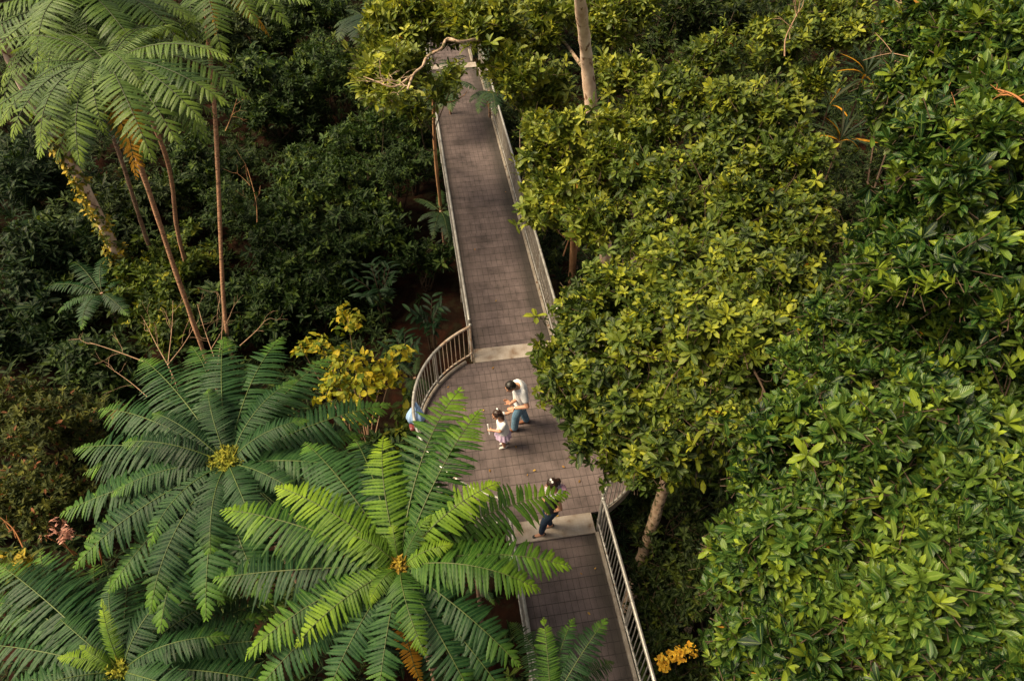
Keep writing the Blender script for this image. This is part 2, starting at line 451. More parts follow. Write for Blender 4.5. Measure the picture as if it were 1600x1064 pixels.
M['steel_dull'] = surf_mat("weathered_steel", [(.17, .14, .115), (.27, .23, .195), (.36, .32, .28)], 5, .6, .25, bump=.15, spots=((.13, .075, .045), 7, .60))
M['rust'] = surf_mat("rusty_steel", [(.28, .16, .10), (.44, .33, .25), (.52, .47, .42)], 9, .7, .2, bump=.2)
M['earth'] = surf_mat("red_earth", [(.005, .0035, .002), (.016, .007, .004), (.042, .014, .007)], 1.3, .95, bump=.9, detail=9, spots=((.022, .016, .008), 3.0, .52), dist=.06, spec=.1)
M['berry'] = surf_mat("red_berry", [(.5, .05, .02), (.6, .12, .03)], 20, .4)
M['flower'] = leaf_mat("flower_yellow", [(.55, .26, .02), (.75, .42, .03), (.8, .55, .06)], (.8, .5, .05), rough=.6)
M['fallen'] = leaf_mat("fallen_leaf", [(.14, .07, .025), (.28, .14, .04), (.34, .22, .06)], (.5, .3, .05), rough=.7)

# deck planks / panels: grid of grooves in the span's own axes
def deck_mat(name, cell, rowh, tint, dirt_half=None):
    m, nt, out = nodes_of(name)
    tc = N(nt, "ShaderNodeTexCoord"); sp = N(nt, "ShaderNodeSeparateXYZ"); nt.links.new(tc.outputs['Object'], sp.inputs[0])
    row = math_(nt, 'DIVIDE', sp.outputs[1], rowh)
    panel = math_(nt, 'FLOOR', math_(nt, 'DIVIDE', row, 4.0))
    wn_ = N(nt, "ShaderNodeTexWhiteNoise", noise_dimensions='1D'); nt.links.new(panel, wn_.inputs['W'])
    shift = math_(nt, 'MULTIPLY', math_(nt, 'SUBTRACT', wn_.outputs['Value'], .5), .35)
    colx = math_(nt, 'ADD', math_(nt, 'DIVIDE', sp.outputs[0], cell), shift)
    fx, fy = math_(nt, 'FRACT', colx), math_(nt, 'FRACT', row)
    fp = math_(nt, 'FRACT', math_(nt, 'DIVIDE', row, 2.0))
    gx = math_(nt, 'LESS_THAN', math_(nt, 'ABSOLUTE', math_(nt, 'SUBTRACT', fx, .5)), .036)
    gy = math_(nt, 'LESS_THAN', math_(nt, 'ABSOLUTE', math_(nt, 'SUBTRACT', fy, .5)), .030)
    gp = math_(nt, 'LESS_THAN', math_(nt, 'ABSOLUTE', math_(nt, 'SUBTRACT', fp, .25)), .035)
    cv = N(nt, "ShaderNodeCombineXYZ")
    nt.links.new(math_(nt, 'FLOOR', colx), cv.inputs[0]); nt.links.new(math_(nt, 'FLOOR', math_(nt, 'SUBTRACT', row, .5)), cv.inputs[1])
    w2 = N(nt, "ShaderNodeTexWhiteNoise", noise_dimensions='2D'); nt.links.new(cv.outputs[0], w2.inputs['Vector'])
    w3 = N(nt, "ShaderNodeTexWhiteNoise", noise_dimensions='1D'); nt.links.new(math_(nt, 'FLOOR', math_(nt, 'SUBTRACT', row, .5)), w3.inputs['W'])
    nz = N(nt, "ShaderNodeTexNoise", Scale=2.2, Detail=7.0, Roughness=.65); nt.links.new(tc.outputs['Object'], nz.inputs['Vector'])
    nf = N(nt, "ShaderNodeTexNoise", Scale=55.0, Detail=3.0); nt.links.new(tc.outputs['Object'], nf.inputs['Vector'])
    col = ramp(nt, nz.outputs['Fac'], [(.28, tuple(c * .45 for c in tint)), (.5, tint), (.75, tuple(c * 1.35 for c in tint))]).outputs[0]
    tv = math_(nt, 'ADD', math_(nt, 'MULTIPLY', w2.outputs['Value'], .16), math_(nt, 'ADD', math_(nt, 'MULTIPLY', w3.outputs['Value'], .26), .72))
    tv = math_(nt, 'MULTIPLY', tv, math_(nt, 'ADD', math_(nt, 'MULTIPLY', nf.outputs['Fac'], .5), .78))
    cx = N(nt, "ShaderNodeCombineXYZ")
    for i in range(3): nt.links.new(tv, cx.inputs[i])
    col = mixc(nt, 1.0, col, cx.outputs[0], 'MULTIPLY')
    ns = N(nt, "ShaderNodeTexNoise", Scale=.9, Detail=6.0, Roughness=.7); nt.links.new(tc.outputs['Object'], ns.inputs['Vector'])
    st = ramp(nt, ns.outputs['Fac'], [(.46, (0, 0, 0)), (.66, (1, 1, 1))]).outputs[0]
    col = mixc(nt, math_(nt, 'MULTIPLY', st, .34), col, (.045, .034, .030))
    if dirt_half:                                             # moss and leaf mould that gathers along both kerbs
        ed = math_(nt, 'ABSOLUTE', math_(nt, 'ADD', sp.outputs[0], .10))
        jit = math_(nt, 'MULTIPLY', math_(nt, 'SUBTRACT', nz.outputs['Fac'], .5), .9)
        e = ramp(nt, math_(nt, 'ADD', math_(nt, 'DIVIDE', ed, dirt_half), jit), [(.70, (0, 0, 0)), (1.0, (1, 1, 1))]).outputs[0]
        col = mixc(nt, math_(nt, 'MULTIPLY', e, .78), col, (.024, .021, .018))
    nl = N(nt, "ShaderNodeTexNoise", Scale=1.6, Detail=4.0); nt.links.new(tc.outputs['Object'], nl.inputs['Vector'])
    wear = ramp(nt, nl.outputs['Fac'], [(.36, (.25,) * 3), (.56, (1, 1, 1))]).outputs[0]     # grooves partly filled with grit
    groove = math_(nt, 'MAXIMUM', math_(nt, 'MULTIPLY', gx, wear), gy)
    col = mixc(nt, math_(nt, 'MULTIPLY', groove, .74), col, (.016, .013, .012))
    hgt = math_(nt, 'SUBTRACT', math_(nt, 'MULTIPLY', nf.outputs['Fac'], .15), groove)
    bp = N(nt, "ShaderNodeBump", Strength=.6, Distance=.008); nt.links.new(hgt, bp.inputs['Height'])
    pb = N(nt, "ShaderNodeBsdfPrincipled", Roughness=.72); nt.links.new(col, pb.inputs['Base Color']); nt.links.new(bp.outputs[0], pb.inputs['Normal'])
    pb.inputs['Specular IOR Level'].default_value = .35
    nt.links.new(pb.outputs[0], out.inputs[0])
    return m

M['deck_up'] = deck_mat("deck_upper", .133, .26, (.118, .088, .088), .80)
M['deck_mid'] = deck_mat("deck_platform", .122, .215, (.115, .086, .086))
M['deck_low'] = deck_mat("deck_lower", .104, .185, (.120, .090, .090), .70)

def plate_mat():
    m, nt, out = nodes_of("tread_plate")
    tc = N(nt, "ShaderNodeTexCoord"); mp = N(nt, "ShaderNodeMapping"); mp.inputs['Rotation'].default_value = (0, 0, math.radians(45)); mp.inputs['Scale'].default_value = (26, 26, 26)
    nt.links.new(tc.outputs['Object'], mp.inputs[0])
    ck = N(nt, "ShaderNodeTexChecker", Scale=1.0); nt.links.new(mp.outputs[0], ck.inputs['Vector'])
    nz = N(nt, "ShaderNodeTexNoise", Scale=4.0, Detail=6.0); nt.links.new(tc.outputs['Object'], nz.inputs['Vector'])
    col = ramp(nt, nz.outputs['Fac'], [(.30, (.18, .12, .085)), (.45, (.31, .26, .225)), (.7, (.41, .36, .33))]).outputs[0]
    col = mixc(nt, math_(nt, 'MULTIPLY', ck.outputs['Fac'], .25), col, (.30, .24, .20))
    bp = N(nt, "ShaderNodeBump", Strength=.5, Distance=.004); nt.links.new(ck.outputs['Fac'], bp.inputs['Height'])
    pb = N(nt, "ShaderNodeBsdfPrincipled", Roughness=.6, Metallic=.15)
    nt.links.new(col, pb.inputs['Base Color']); nt.links.new(bp.outputs[0], pb.inputs['Normal'])
    nt.links.new(pb.outputs[0], out.inputs[0])
    return m
M['plate'] = plate_mat()

# ------------------------------------------------------------------ ground and undergrowth
def build_ground():
    xs = np.concatenate([np.linspace(-150, -32, 24), np.linspace(-30, 22, 120), np.linspace(24, 150, 24)])
    ys = np.concatenate([np.linspace(-60, -6, 16), np.linspace(-5, 50, 120), np.linspace(53, 220, 26)])
    X, Y = np.meshgrid(xs, ys)
    V = np.stack([X, Y, ground_z(X, Y)], -1).reshape(-1, 3)
    nx, ny = len(xs), len(ys)
    i, j = np.meshgrid(np.arange(ny - 1), np.arange(nx - 1), indexing='ij')
    a = (i * nx + j).ravel()
    mb = MB(); mb.add(V, np.stack([a, a + 1, a + nx + 1, a + nx], 1))
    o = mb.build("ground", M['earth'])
    tag(o, "dark red brown forest floor below the boardwalk", None, kind="structure")
build_ground()

# ------------------------------------------------------------------ boardwalk
WO, WROT = np.array([0.43, 8.145, 0.0]), math.radians(8.75)
WX = np.array([math.cos(WROT), math.sin(WROT), 0]); WY = np.array([-math.sin(WROT), math.cos(WROT), 0]); WZ = np.array([0, 0, 1.0])
def Wp(x, y, z=0.0): return WO + WX * x + WY * y + WZ * z

def joist_and_columns(root, x0, x1, ys, mid):
    for y in ys:
        mb = MB(); boxm(mb, (0, y, -.19), ((x1 - x0) / 2 + .05, .04, .07), bev=.008); mb.build('joist', M['steel_dull'], root)
    for y in mid:
        for x in (x0 + .15, x1 - .15):
            g = float(ground_z(*(root_w(root, x, y)[:2]))) - .2
            mb = MB(); tube(mb, [(x, y, g), (x, y, -.12)], .06, 10); mb.build('column', M['steel_dull'], root)

def root_w(root, x, y):
    a = root.rotation_euler.z
    return np.array([root.location.x + math.cos(a) * x - math.sin(a) * y, root.location.y + math.sin(a) * x + math.cos(a) * y, 0])

def span(y0, y1, x0, x1, mat, label, nm='boardwalk_span'):
    cx = (x0 + x1) / 2
    root = empty(nm, Wp(cx, y0), label, None, kind='structure', rz=WROT)
    L, hw = y1 - y0, (x1 - x0) / 2
    mb = MB(); boxm(mb, (0, L / 2, -.03), (hw, L / 2, .03)); mb.build('deck', mat, root, smooth=False)
    for s in (-1, 1):
        mb = MB(); boxm(mb, (s * (hw + .032), L / 2, -.04), (.03, L / 2 - .004, .105), bev=.006); mb.build('edge_beam', M['steel_dull'], root, smooth=False)
    joist_and_columns(root, -hw, hw, np.arange(.8, L, 1.2), np.arange(1.6, L, 4.2))
    return root

span(2.365, 16.4, -.93, .81, M['deck_up'], "long straight dark grid boardwalk span running away from the platform")
span(16.81, 27.0, -.75, .62, M['deck_up'], "farthest boardwalk span beyond the far pale threshold plate")
span(-9.5, -2.365, -.77, .68, M['deck_low'], "near boardwalk span at the bottom of the picture below the platform")

def platform():
    root = empty('viewing_platform', Wp(0, 0), "round dark grid platform bulging between the two straight boardwalk spans", None, kind='structure', rz=WROT)
    R, c, H = 2.2, np.array([-.02, .05]), 1.955
    ys = np.linspace(-H, H, 41)
    V, F = [], []
    nx = 20
    for y in ys:
        w = math.sqrt(R * R - (y - c[1]) ** 2)
        for i in range(nx + 1):
            V.append((c[0] - w + 2 * w * i / nx, y, 0))
    i, j = np.meshgrid(np.arange(len(ys) - 1), np.arange(nx), indexing='ij')
    a = (i * (nx + 1) + j).ravel()
    F = np.stack([a, a + 1, a + nx + 2, a + nx + 1], 1)
    V = np.array(V)
    mb = MB(); mb.add(V, F); mb.add(V + [0, 0, -.06], F[:, ::-1]); mb.build('deck', M['deck_mid'], root, smooth=False)
    for s in (-1, 1):                                         # rolled rim channel on both bulges
        th = np.arcsin(np.clip((ys - c[1]) / R, -1, 1))
        P = np.stack([c[0] + s * (R + .03) * np.cos(th), c[1] + (R + .03) * np.sin(th), np.full(len(ys), -.04)], 1)
        mb = MB(); n = len(P); O = np.stack([s * np.cos(th), np.sin(th), 0 * th], 1)
        ring = [P - O * .028 + WZ * .11, P + O * .028 + WZ * .11, P + O * .028 - WZ * .11, P - O * .028 - WZ * .11]
        V2 = np.stack(ring, 1).reshape(-1, 3)
        i2, j2 = np.meshgrid(np.arange(n - 1), np.arange(4), indexing='ij')
        a = (i2 * 4 + j2).ravel(); b = (i2 * 4 + (j2 + 1) % 4).ravel()
        f = np.stack([a, b, b + 4, a + 4], 1)
        mb.add(V2, f if s < 0 else f[:, ::-1]); mb.build('edge_beam', M['steel_dull'], root, smooth=False)
    for y, x0, x1, lab in ((2.16, -.93, .81, None), (-2.16, -.79, .70, None)):
        mb = MB(); boxm(mb, ((x0 + x1) / 2, y, -.008), ((x1 - x0) / 2, .202, .028), bev=.006); mb.build('threshold_plate', M['plate'], root, smooth=False)
    for y in np.arange(-1.6, 1.7, .8):
        w = math.sqrt(R * R - y * y) - .05
        mb = MB(); boxm(mb, (0, y, -.19), (w, .04, .07), bev=.008); mb.build('joist', M['steel_dull'], root)
    for x, y in ((-1.3, -1.2), (1.3, -1.2), (-1.3, 1.2), (1.3, 1.2)):
        p = root_w(root, x, y); g = float(ground_z(p[0], p[1])) - .2
        mb = MB(); tube(mb, [(x, y, g), (x, y, -.12)], .07, 10); mb.build('column', M['steel_dull'], root)
platform()
far_plate = empty('threshold_plate', Wp(-.06, 16.605), "far pale threshold plate across the boardwalk under the overhanging branch", None, kind='structure', rz=WROT)
mb = MB(); boxm(mb, (0, 0, -.008), (.85, .2, .028), bev=.006); mb.build('plate', M['plate'], far_plate, smooth=False)
mb = MB(); boxm(mb, (0, 0, -.14), (.85, .15, .09), bev=.006); mb.build('joist', M['steel_dull'], far_plate, smooth=False)

# ---- railings
BAL = {}
def bal_mesh(h, mat):
    k = (h, mat.name)
    if k not in BAL:
        mb = MB(); tube(mb, [(0, 0, 0), (0, 0, h)], .0095, 6, caps=False); BAL[k] = mb.mesh('baluster', mat)
    return BAL[k]
def railing(path, label, post_every=2.0, rusty=0.0, H=1.0, nbal=100, infill=False):
    P = np.array([Wp(x, y) for x, y in path])
    seg = np.concatenate([[0], np.cumsum(np.linalg.norm(np.diff(P, axis=0), axis=1))]); Lt = seg[-1]
    pt = lambda s: np.array([np.interp(s, seg, P[:, k]) for k in range(3)])
    base = pt(0)
    root = empty('railing', base, label, 'railing', 'steel railings along the boardwalk')
    n = max(int(Lt / .12), 12)
    S = np.linspace(0, Lt, n)
    C = np.array([pt(s) for s in S]) - base
    z0, zt = .16, H
    # top pipe turns down into its end posts
    top = np.vstack([C[:1] + [0, 0, zt - .05], C[1:-1] + [0, 0, zt], C[-1:] + [0, 0, zt - .05]])
    mats = [M['steel'], M['rust']]
    def seg_tube(name, path_, r, sides=10):
        mb_ = MB()
        k = int(len(path_) * (1 - rusty)) if rusty else len(path_)
        if rusty and k < len(path_) - 1:
            tube(mb_, path_[:k + 1], r, sides, 0); tube(mb_, path_[k:], r, sides, 1)
        else:
            tube(mb_, path_, r, sides, 0)
        mb_.build(name, mats, root)
    seg_tube('top_rail', top, .030)
    seg_tube('bottom_rail', C + [0, 0, z0], .020, 8)
    npost = max(2, int(round(Lt / post_every)) + 1)
    for i, s in enumerate(np.linspace(0, Lt, npost)):
        c = pt(s) - base
        mt = M['rust'] if rusty and s > Lt * (1 - rusty) else M['steel']
        mb_ = MB(); tube(mb_, [c + [0, 0, -.12], c + [0, 0, zt - .02]], .022, 10); mb_.build('post', mt, root)
        mb_ = MB()
        ball(mb_, c + [0, 0, zt], (.037, .037, .032)); mb_.build('pipe_fitting', M['steel'], root)
        mb_ = MB(); ball(mb_, c + [0, 0, z0], (.03, .03, .026)); mb_.build('pipe_fitting', M['steel'], root)
    if infill:                                                # welded wire panel in every bay
        cuts = np.linspace(0, Lt, npost)
        for a_, b_ in zip(cuts[:-1], cuts[1:]):
            mb_ = MB()
            for s in np.arange(a_ + .05, b_ - .04, .05):
                q = pt(s) - base; tube(mb_, [q + [0, 0, z0 + .02], q + [0, 0, zt - .03]], .0042, 4, caps=False)
            for z in (.38, .62):
                tube(mb_, [pt(a_ + .03) - base + [0, 0, z], pt(b_ - .03) - base + [0, 0, z]], .005, 4, caps=False)
            mb_.build('wire_panel', M['steel_dull'], root)
    nb = min(nbal, int(Lt / .115))
    for s in np.linspace(0, Lt, nb + 2)[1:-1]:
        mt = M['rust'] if rusty and s > Lt * (1 - rusty) else M['steel']
        o = bpy.data.objects.new('baluster', bal_mesh(round(zt - z0, 3), mt)); COL.objects.link(o); o.parent = root
        o.location = pt(s) - base + np.array([0, 0, z0])
    return root
def arc(s):
    th = np.radians(np.linspace(-65.5, 64.5, 40))
    lo, hi = ((-.86, -2.2), (-.99, 2.14)) if s < 0 else ((.77, -2.2), (.87, 2.14))
    return [lo] + [(-.02 + s * 2.26 * math.cos(t), .05 + 2.26 * math.sin(t)) for t in th] + [hi]
railing([(-1.0, 2.2), (-1.0, 16.4)], "long straight railing on the left side of the far boardwalk span", infill=True, H=1.1)
railing([(.88, 2.2), (.88, 16.4)], "long straight railing on the right side of the far boardwalk span", infill=True, H=1.1)
railing(arc(-1), "curved railing round the left bulge of the platform with a rusty end", 1.15, rusty=.17)
railing(arc(1), "curved railing round the right bulge of the platform under the leaves", 1.15)
railing([(-.84, -2.28), (-.84, -9.4)], "left railing of the near boardwalk span half hidden by fern fronds")
railing([(.75, -2.28), (.75, -9.4)], "right railing of the near boardwalk span beside the dark shrubs")
railing([(-.82, 16.9), (-.82, 26)], "farthest left railing beyond the far threshold plate")
railing([(.69, 16.9), (.69, 26)], "farthest right railing beyond the far threshold plate")

# ------------------------------------------------------------------ people
def cloth(name, cols, rough=.85, scale=14, bump=.5):
    return surf_mat(name, cols, scale, rough, bump=bump, dist=.012, spec=.2)
M['skin'] = surf_mat("skin", [(.42, .21, .135), (.50, .26, .17)], 8, .55, bump=.03)
M['hair'] = surf_mat("black_hair", [(.006, .005, .005), (.02, .015, .013)], 30, .4, bump=.8, stretch=(1, 1, .25))
M['hair_b'] = surf_mat("brown_hair", [(.012, .006, .005), (.045, .02, .014)], 30, .4, bump=.8, stretch=(1, 1, .25))
M['white_cloth'] = cloth("white_cotton", [(.60, .60, .63), (.76, .76, .79)])
M['jeans'] = cloth("blue_denim", [(.045, .10, .17), (.12, .21, .31), (.20, .30, .40)], scale=7)
M['jeans_d'] = cloth("navy_denim", [(.015, .025, .05), (.03, .05, .09)], scale=7)
M['lilac'] = cloth("lilac_cloth", [(.42, .30, .47), (.58, .46, .62)])
M['black_cloth'] = cloth("black_cloth", [(.008, .008, .010), (.025, .024, .026)])
M['scarf'] = surf_mat("patterned_scarf", [(.50, .47, .55), (.58, .52, .60)], 10, .8, bump=.3, spots=((.35, .12, .28), 26, .56))
M['pink'] = cloth("pink_ribbon", [(.55, .28, .40), (.66, .40, .52)])
M['shoe_brown'] = surf_mat("brown_leather", [(.14, .05, .025), (.2, .08, .04)], 10, .5)
M['shoe_black'] = surf_mat("black_leather", [(.006, .006, .007), (.014, .013, .013)], 10, .35)
M['shoe_pale'] = surf_mat("pale_shoe", [(.45, .40, .40), (.6, .56, .55)], 10, .5)
M['eye'] = surf_mat("dark_eye", [(.01, .008, .006), (.02, .015, .01)], 10, .2)
M['lip'] = surf_mat("lip", [(.36, .11, .09), (.40, .13, .10)], 10, .5)
M['white_plastic'] = surf_mat("white_plastic", [(.7, .7, .7), (.8, .8, .8)], 5, .4, bump=.02)

def limb(mb, pts, radii):
    """tapered limb: tubes between joints with a ball on each joint"""
    for i in range(len(pts) - 1):
        a, b = np.asarray(pts[i]), np.asarray(pts[i + 1])
        tube(mb, [a, a * .65 + b * .35, a * .3 + b * .7, b], [radii[i], radii[i] * 1.06 * .7 + radii[i + 1] * .3, radii[i] * .35 + radii[i + 1] * .68, radii[i + 1]], 12)
    for p, r in zip(pts, radii): ball(mb, p, r, seg=12, rings=8)

def trunk_tube(mb, pts, rx, ry, axis):
    P = np.asarray(pts, float); n = len(P); T = unit(np.gradient(P, axis=0)); ang = np.arange(20) * 2 * math.pi / 20
    V = []
    for i in range(n):
        a = unit(axis - T[i] * np.dot(axis, T[i])); b = np.cross(T[i], a)
        V.append(P[i] + (np.cos(ang) * rx[i])[:, None] * a + (np.sin(ang) * ry[i])[:, None] * b)
    V = np.concatenate(V)
    i, j = np.meshgrid(np.arange(n - 1), np.arange(20), indexing='ij')
    a = (i * 20 + j).ravel(); b = (i * 20 + (j + 1) % 20).ravel()
    mb.add(V, np.stack([a, b, b + 20, a + 20], 1))
    for k, c in ((0, P[0]), (n - 1, P[-1])):
        q = np.arange(20); ring = V[k * 20:(k + 1) * 20]
        f = np.stack([(q + 1) % 20, q, np.full(20, 20)], 1) if k == 0 else np.stack([q, (q + 1) % 20, np.full(20, 20)], 1)
        mb.add(np.vstack([ring, c]), f)

def hand(mb, wrist, d, palm_n, s=1.0, curl=.5, side=1):
    """palm, four bent unequal fingers and a thumb leaving the side of the palm"""
    d = unit(d); n = unit(palm_n - d * np.dot(palm_n, d)); x = np.cross(d, n) * side
    R = np.stack([x, d, n], 1)
    ball(mb, wrist + d * .048 * s, np.array([.040, .052, .017]) * s, R=R, seg=12, rings=8)
    for k, (off, L) in enumerate(((-.028, .068), (-.010, .078), (.009, .074), (.026, .058))):
        b = wrist + d * (.086 - .006 * abs(k - 1.3)) * s + x * off * s
        L *= s; c = curl * (.8 + .15 * k)
        d1 = unit(d * math.cos(c * .6) + n * math.sin(c * .6) + x * off * 2.5); p1 = b + d1 * L * .45
        d2 = unit(d * math.cos(c * 1.4) + n * math.sin(c * 1.4) + x * off * 2); p2 = p1 + d2 * L * .32
        d3 = unit(d * math.cos(c * 2.2) + n * math.sin(c * 2.2)); p3 = p2 + d3 * L * .25
        r = .0088 * s
        limb(mb, [b, p1, p2, p3], [r * 1.08, r, r * .92, r * .8])
    tb = wrist + d * .025 * s - x * .033 * s
    t1 = tb + unit(d * .7 - x * .8 + n * .35) * .036 * s; t2 = t1 + unit(d * .9 - x * .3 + n * .5) * .034 * s
    limb(mb, [tb, t1, t2], [.0125 * s, .0105 * s, .0088 * s])

def head(mb, c, f, up, s=1.0):
    f = unit(f); up = unit(up - f * np.dot(up, f)); x = np.cross(f, up)
    R = np.stack([x, f, up], 1)
    ball(mb, c + up * .025 * s, np.array([.077, .096, .092]) * s, R=R, seg=20, rings=14)          # skull
    ball(mb, c - up * .035 * s + f * .018 * s, np.array([.060, .076, .078]) * s, R=R, seg=16, rings=10)   # face and jaw
    ball(mb, c - up * .092 * s + f * .062 * s, np.array([.026, .022, .020]) * s, R=R)            # chin
    limb(mb, [c + up * .012 * s + f * .090 * s, c - up * .028 * s + f * .110 * s], [.009 * s, .0145 * s])  # nose
    for e in (-1, 1):
        ball(mb, c + x * e * .079 * s - f * .006 * s - up * .008 * s, np.array([.012, .02, .032]) * s, R=R)
        ball(mb, c + x * e * .032 * s + f * .083 * s + up * .030 * s, np.array([.026, .014, .010]) * s, R=R)   # brow
        ball(mb, c + x * e * .042 * s + f * .062 * s - up * .03 * s, np.array([.026, .026, .024]) * s, R=R)    # cheek
    return R

def skin_mesh(mb, name, mat, parent, voxel, smooth=6, fac=.5):
    """fuses the pieces in the buffer into one closed continuous surface"""
    o = mb.build(name + "_tmp", mat)
    r = o.modifiers.new("r", 'REMESH'); r.mode = 'VOXEL'; r.voxel_size = voxel; r.use_smooth_shade = True
    s = o.modifiers.new("s", 'SMOOTH'); s.factor = fac; s.iterations = smooth
    dg = bpy.context.evaluated_depsgraph_get()
    me = bpy.data.meshes.new_from_object(o.evaluated_get(dg))
    me.name = name
    bpy.data.objects.remove(o)
    me.materials.clear(); me.materials.append(mat)
    for p in me.polygons: p.use_smooth = True
    ob = bpy.data.objects.new(name, me); COL.objects.link(ob)
    if parent is not None: ob.parent = parent
    return ob

def face_bits(root, c, R, s):
    x, f, up = R[:, 0], R[:, 1], R[:, 2]
    for e in (-1, 1):
        mb = MB(); ball(mb, c + x * e * .031 * s + f * .0905 * s + up * .012 * s, np.array([.013, .006, .006]) * s, R=R); mb.build('eye', M['eye'], root)
        mb = MB(); ball(mb, c + x * e * .032 * s + f * .0955 * s + up * .034 * s, np.array([.020, .006, .004]) * s, R=R); mb.build('eyebrow', M['hair'], root)
    mb = MB(); ball(mb, c + f * .0945 * s - up * .058 * s, np.array([.023, .008, .008]) * s, R=R); mb.build('mouth', M['lip'], root)

def hair_cap(mb, c, R, s, back=.0, rng=None):
    x, f, up = R[:, 0], R[:, 1], R[:, 2]
    ball(mb, c + up * .036 * s - f * .012 * s, np.array([.084, .098, .094]) * s, R=R, seg=20, rings=14)
    ball(mb, c + up * .0 * s - f * .045 * s, np.array([.080, .066, .082]) * s, R=R, seg=16, rings=10)
    for k in range(26):                                        # loose tufts break the outline
        a = rng.random() * 6.28; e = .15 + rng.random() * 1.2
        dv = x * math.cos(a) * math.cos(e) + f * (math.sin(a) * math.cos(e)) + up * math.sin(e)
        ball(mb, c + up * .036 * s - f * .012 * s + dv * .082 * s, np.array([.022, .022, .014]) * s, R=R, seg=8, rings=5)

def man():
    rng = np.random.default_rng(3)
    b = at(813, 664, 0)
    root = empty('person', b, "man in a white t-shirt and blue jeans bending towards the girl on the platform", 'person', 'family walking on the boardwalk')
    J = lambda px, py, z: at(px, py, z) - b
    pel = J(814, 622, .90); chest = J(812, 607, 1.25); neck = J(807, 603, 1.41); hd = J(798, 604, 1.52)
    f = unit(np.array([-.93, -.30, 0])); side = np.array([f[1], -f[0], 0])      # his right
    if side[1] < 0: side = -side
    rs, ls = chest + side * .125 + [0, 0, .03], chest - side * .160 + [0, 0, .06]
    lw, le = J(803, 638, .98), None
    le = (ls + lw) / 2 + np.array([.17, -.06, -.10])
    rw = J(797, 631, 1.04); re = (rs + rw) / 2 + np.array([.16, .06, -.14])
    la, ra = J(804, 668, .09), J(822, 655, .09)
    lh, rh = pel - side * .095 - [0, 0, .03], pel + side * .095 - [0, 0, .03]
    lk, rk = (lh + la) / 2 + f * .05, (rh + ra) / 2 + f * .04
    mb = MB()
    mid = (pel + chest) / 2
    trunk_tube(mb, [pel - [0, 0, .08], pel + [0, 0, .04], mid, chest, chest + (neck - chest) * .62, neck], [.14, .165, .145, .165, .13, .06], [.11, .125, .115, .12, .09, .06], side)
    limb(mb, [neck - [0, 0, .03], hd - [0, 0, .02]], [.060, .055])
    limb(mb, [lh, lk, la], [.088, .060, .042]); limb(mb, [rh, rk, ra], [.088, .060, .042])
    limb(mb, [ls, le, lw], [.055, .042, .028]); limb(mb, [rs, re, rw], [.055, .042, .028])
    hand(mb, lw, unit(lw - le), np.array([0, .3, -1]), 1.0, .6)
    hand(mb, rw, unit(np.array([-.55, .35, .35])), np.array([-.3, -.5, .5]), 1.0, .5)
    hf = unit(np.array([-.72, -.42, -.52])); R = head(mb, hd, hf, np.array([-.35, -.2, 1.]), 1.0)
    skin_mesh(mb, 'body', M['skin'], root, .0075, 4)
    face_bits(root, hd, R, 1.0)
    mb = MB(); hair_cap(mb, hd, R, 1.0, rng=rng); skin_mesh(mb, 'hair', M['hair'], root, .009, 2)
    mb = MB()
    hem = pel - [0, 0, .13]
    trunk_tube(mb, [hem, pel, mid, chest, chest + (neck - chest) * .6, chest + (neck - chest) * .88], [.195, .190, .185, .195, .16, .088], [.150, .148, .145, .145, .115, .085], side)
    ball(mb, chest + (neck - chest) * .58, np.array([.14, .105, .05]), R=np.stack([side, f, [0, 0, 1]], 1))
    for a, e in ((ls, le), (rs, re)): limb(mb, [a, a * .45 + e * .55], [.072, .066])
    skin_mesh(mb, 'shirt', M['white_cloth'], root, .011, 4)
    mb = MB()
    trunk_tube(mb, [pel - [0, 0, .12], pel, pel + [0, 0, .05]], [.165, .175, .165], [.125, .132, .125], side)
    for h, k, a in ((lh, lk, la), (rh, rk, ra)): limb(mb, [h, k, a + [0, 0, .0]], [.102, .080, .070])
    skin_mesh(mb, 'jeans', M['jeans'], root, .011, 3)
    for a in (la, ra):
        mb = MB(); limb(mb, [a - f * .05 - [0, 0, .05], a + f * .06 - [0, 0, .052], a + f * .15 - [0, 0, .058]], [.036, .038, .030]); ball(mb, a - [0, 0, .02], .045)
        skin_mesh(mb, 'shoe', M['shoe_brown'], root, .01, 3)
    mb = MB(); dv = unit(lw - le); A = unit(np.cross(dv, [0, 0, 1])); B = np.cross(dv, A)
    q = np.linspace(0, 2 * math.pi, 17); tube(mb, [lw - dv * .015 + A * .031 * math.cos(t) + B * .031 * math.sin(t) for t in q], .006, 6); mb.build('wristband', M['white_plastic'], root)
    return b, lw

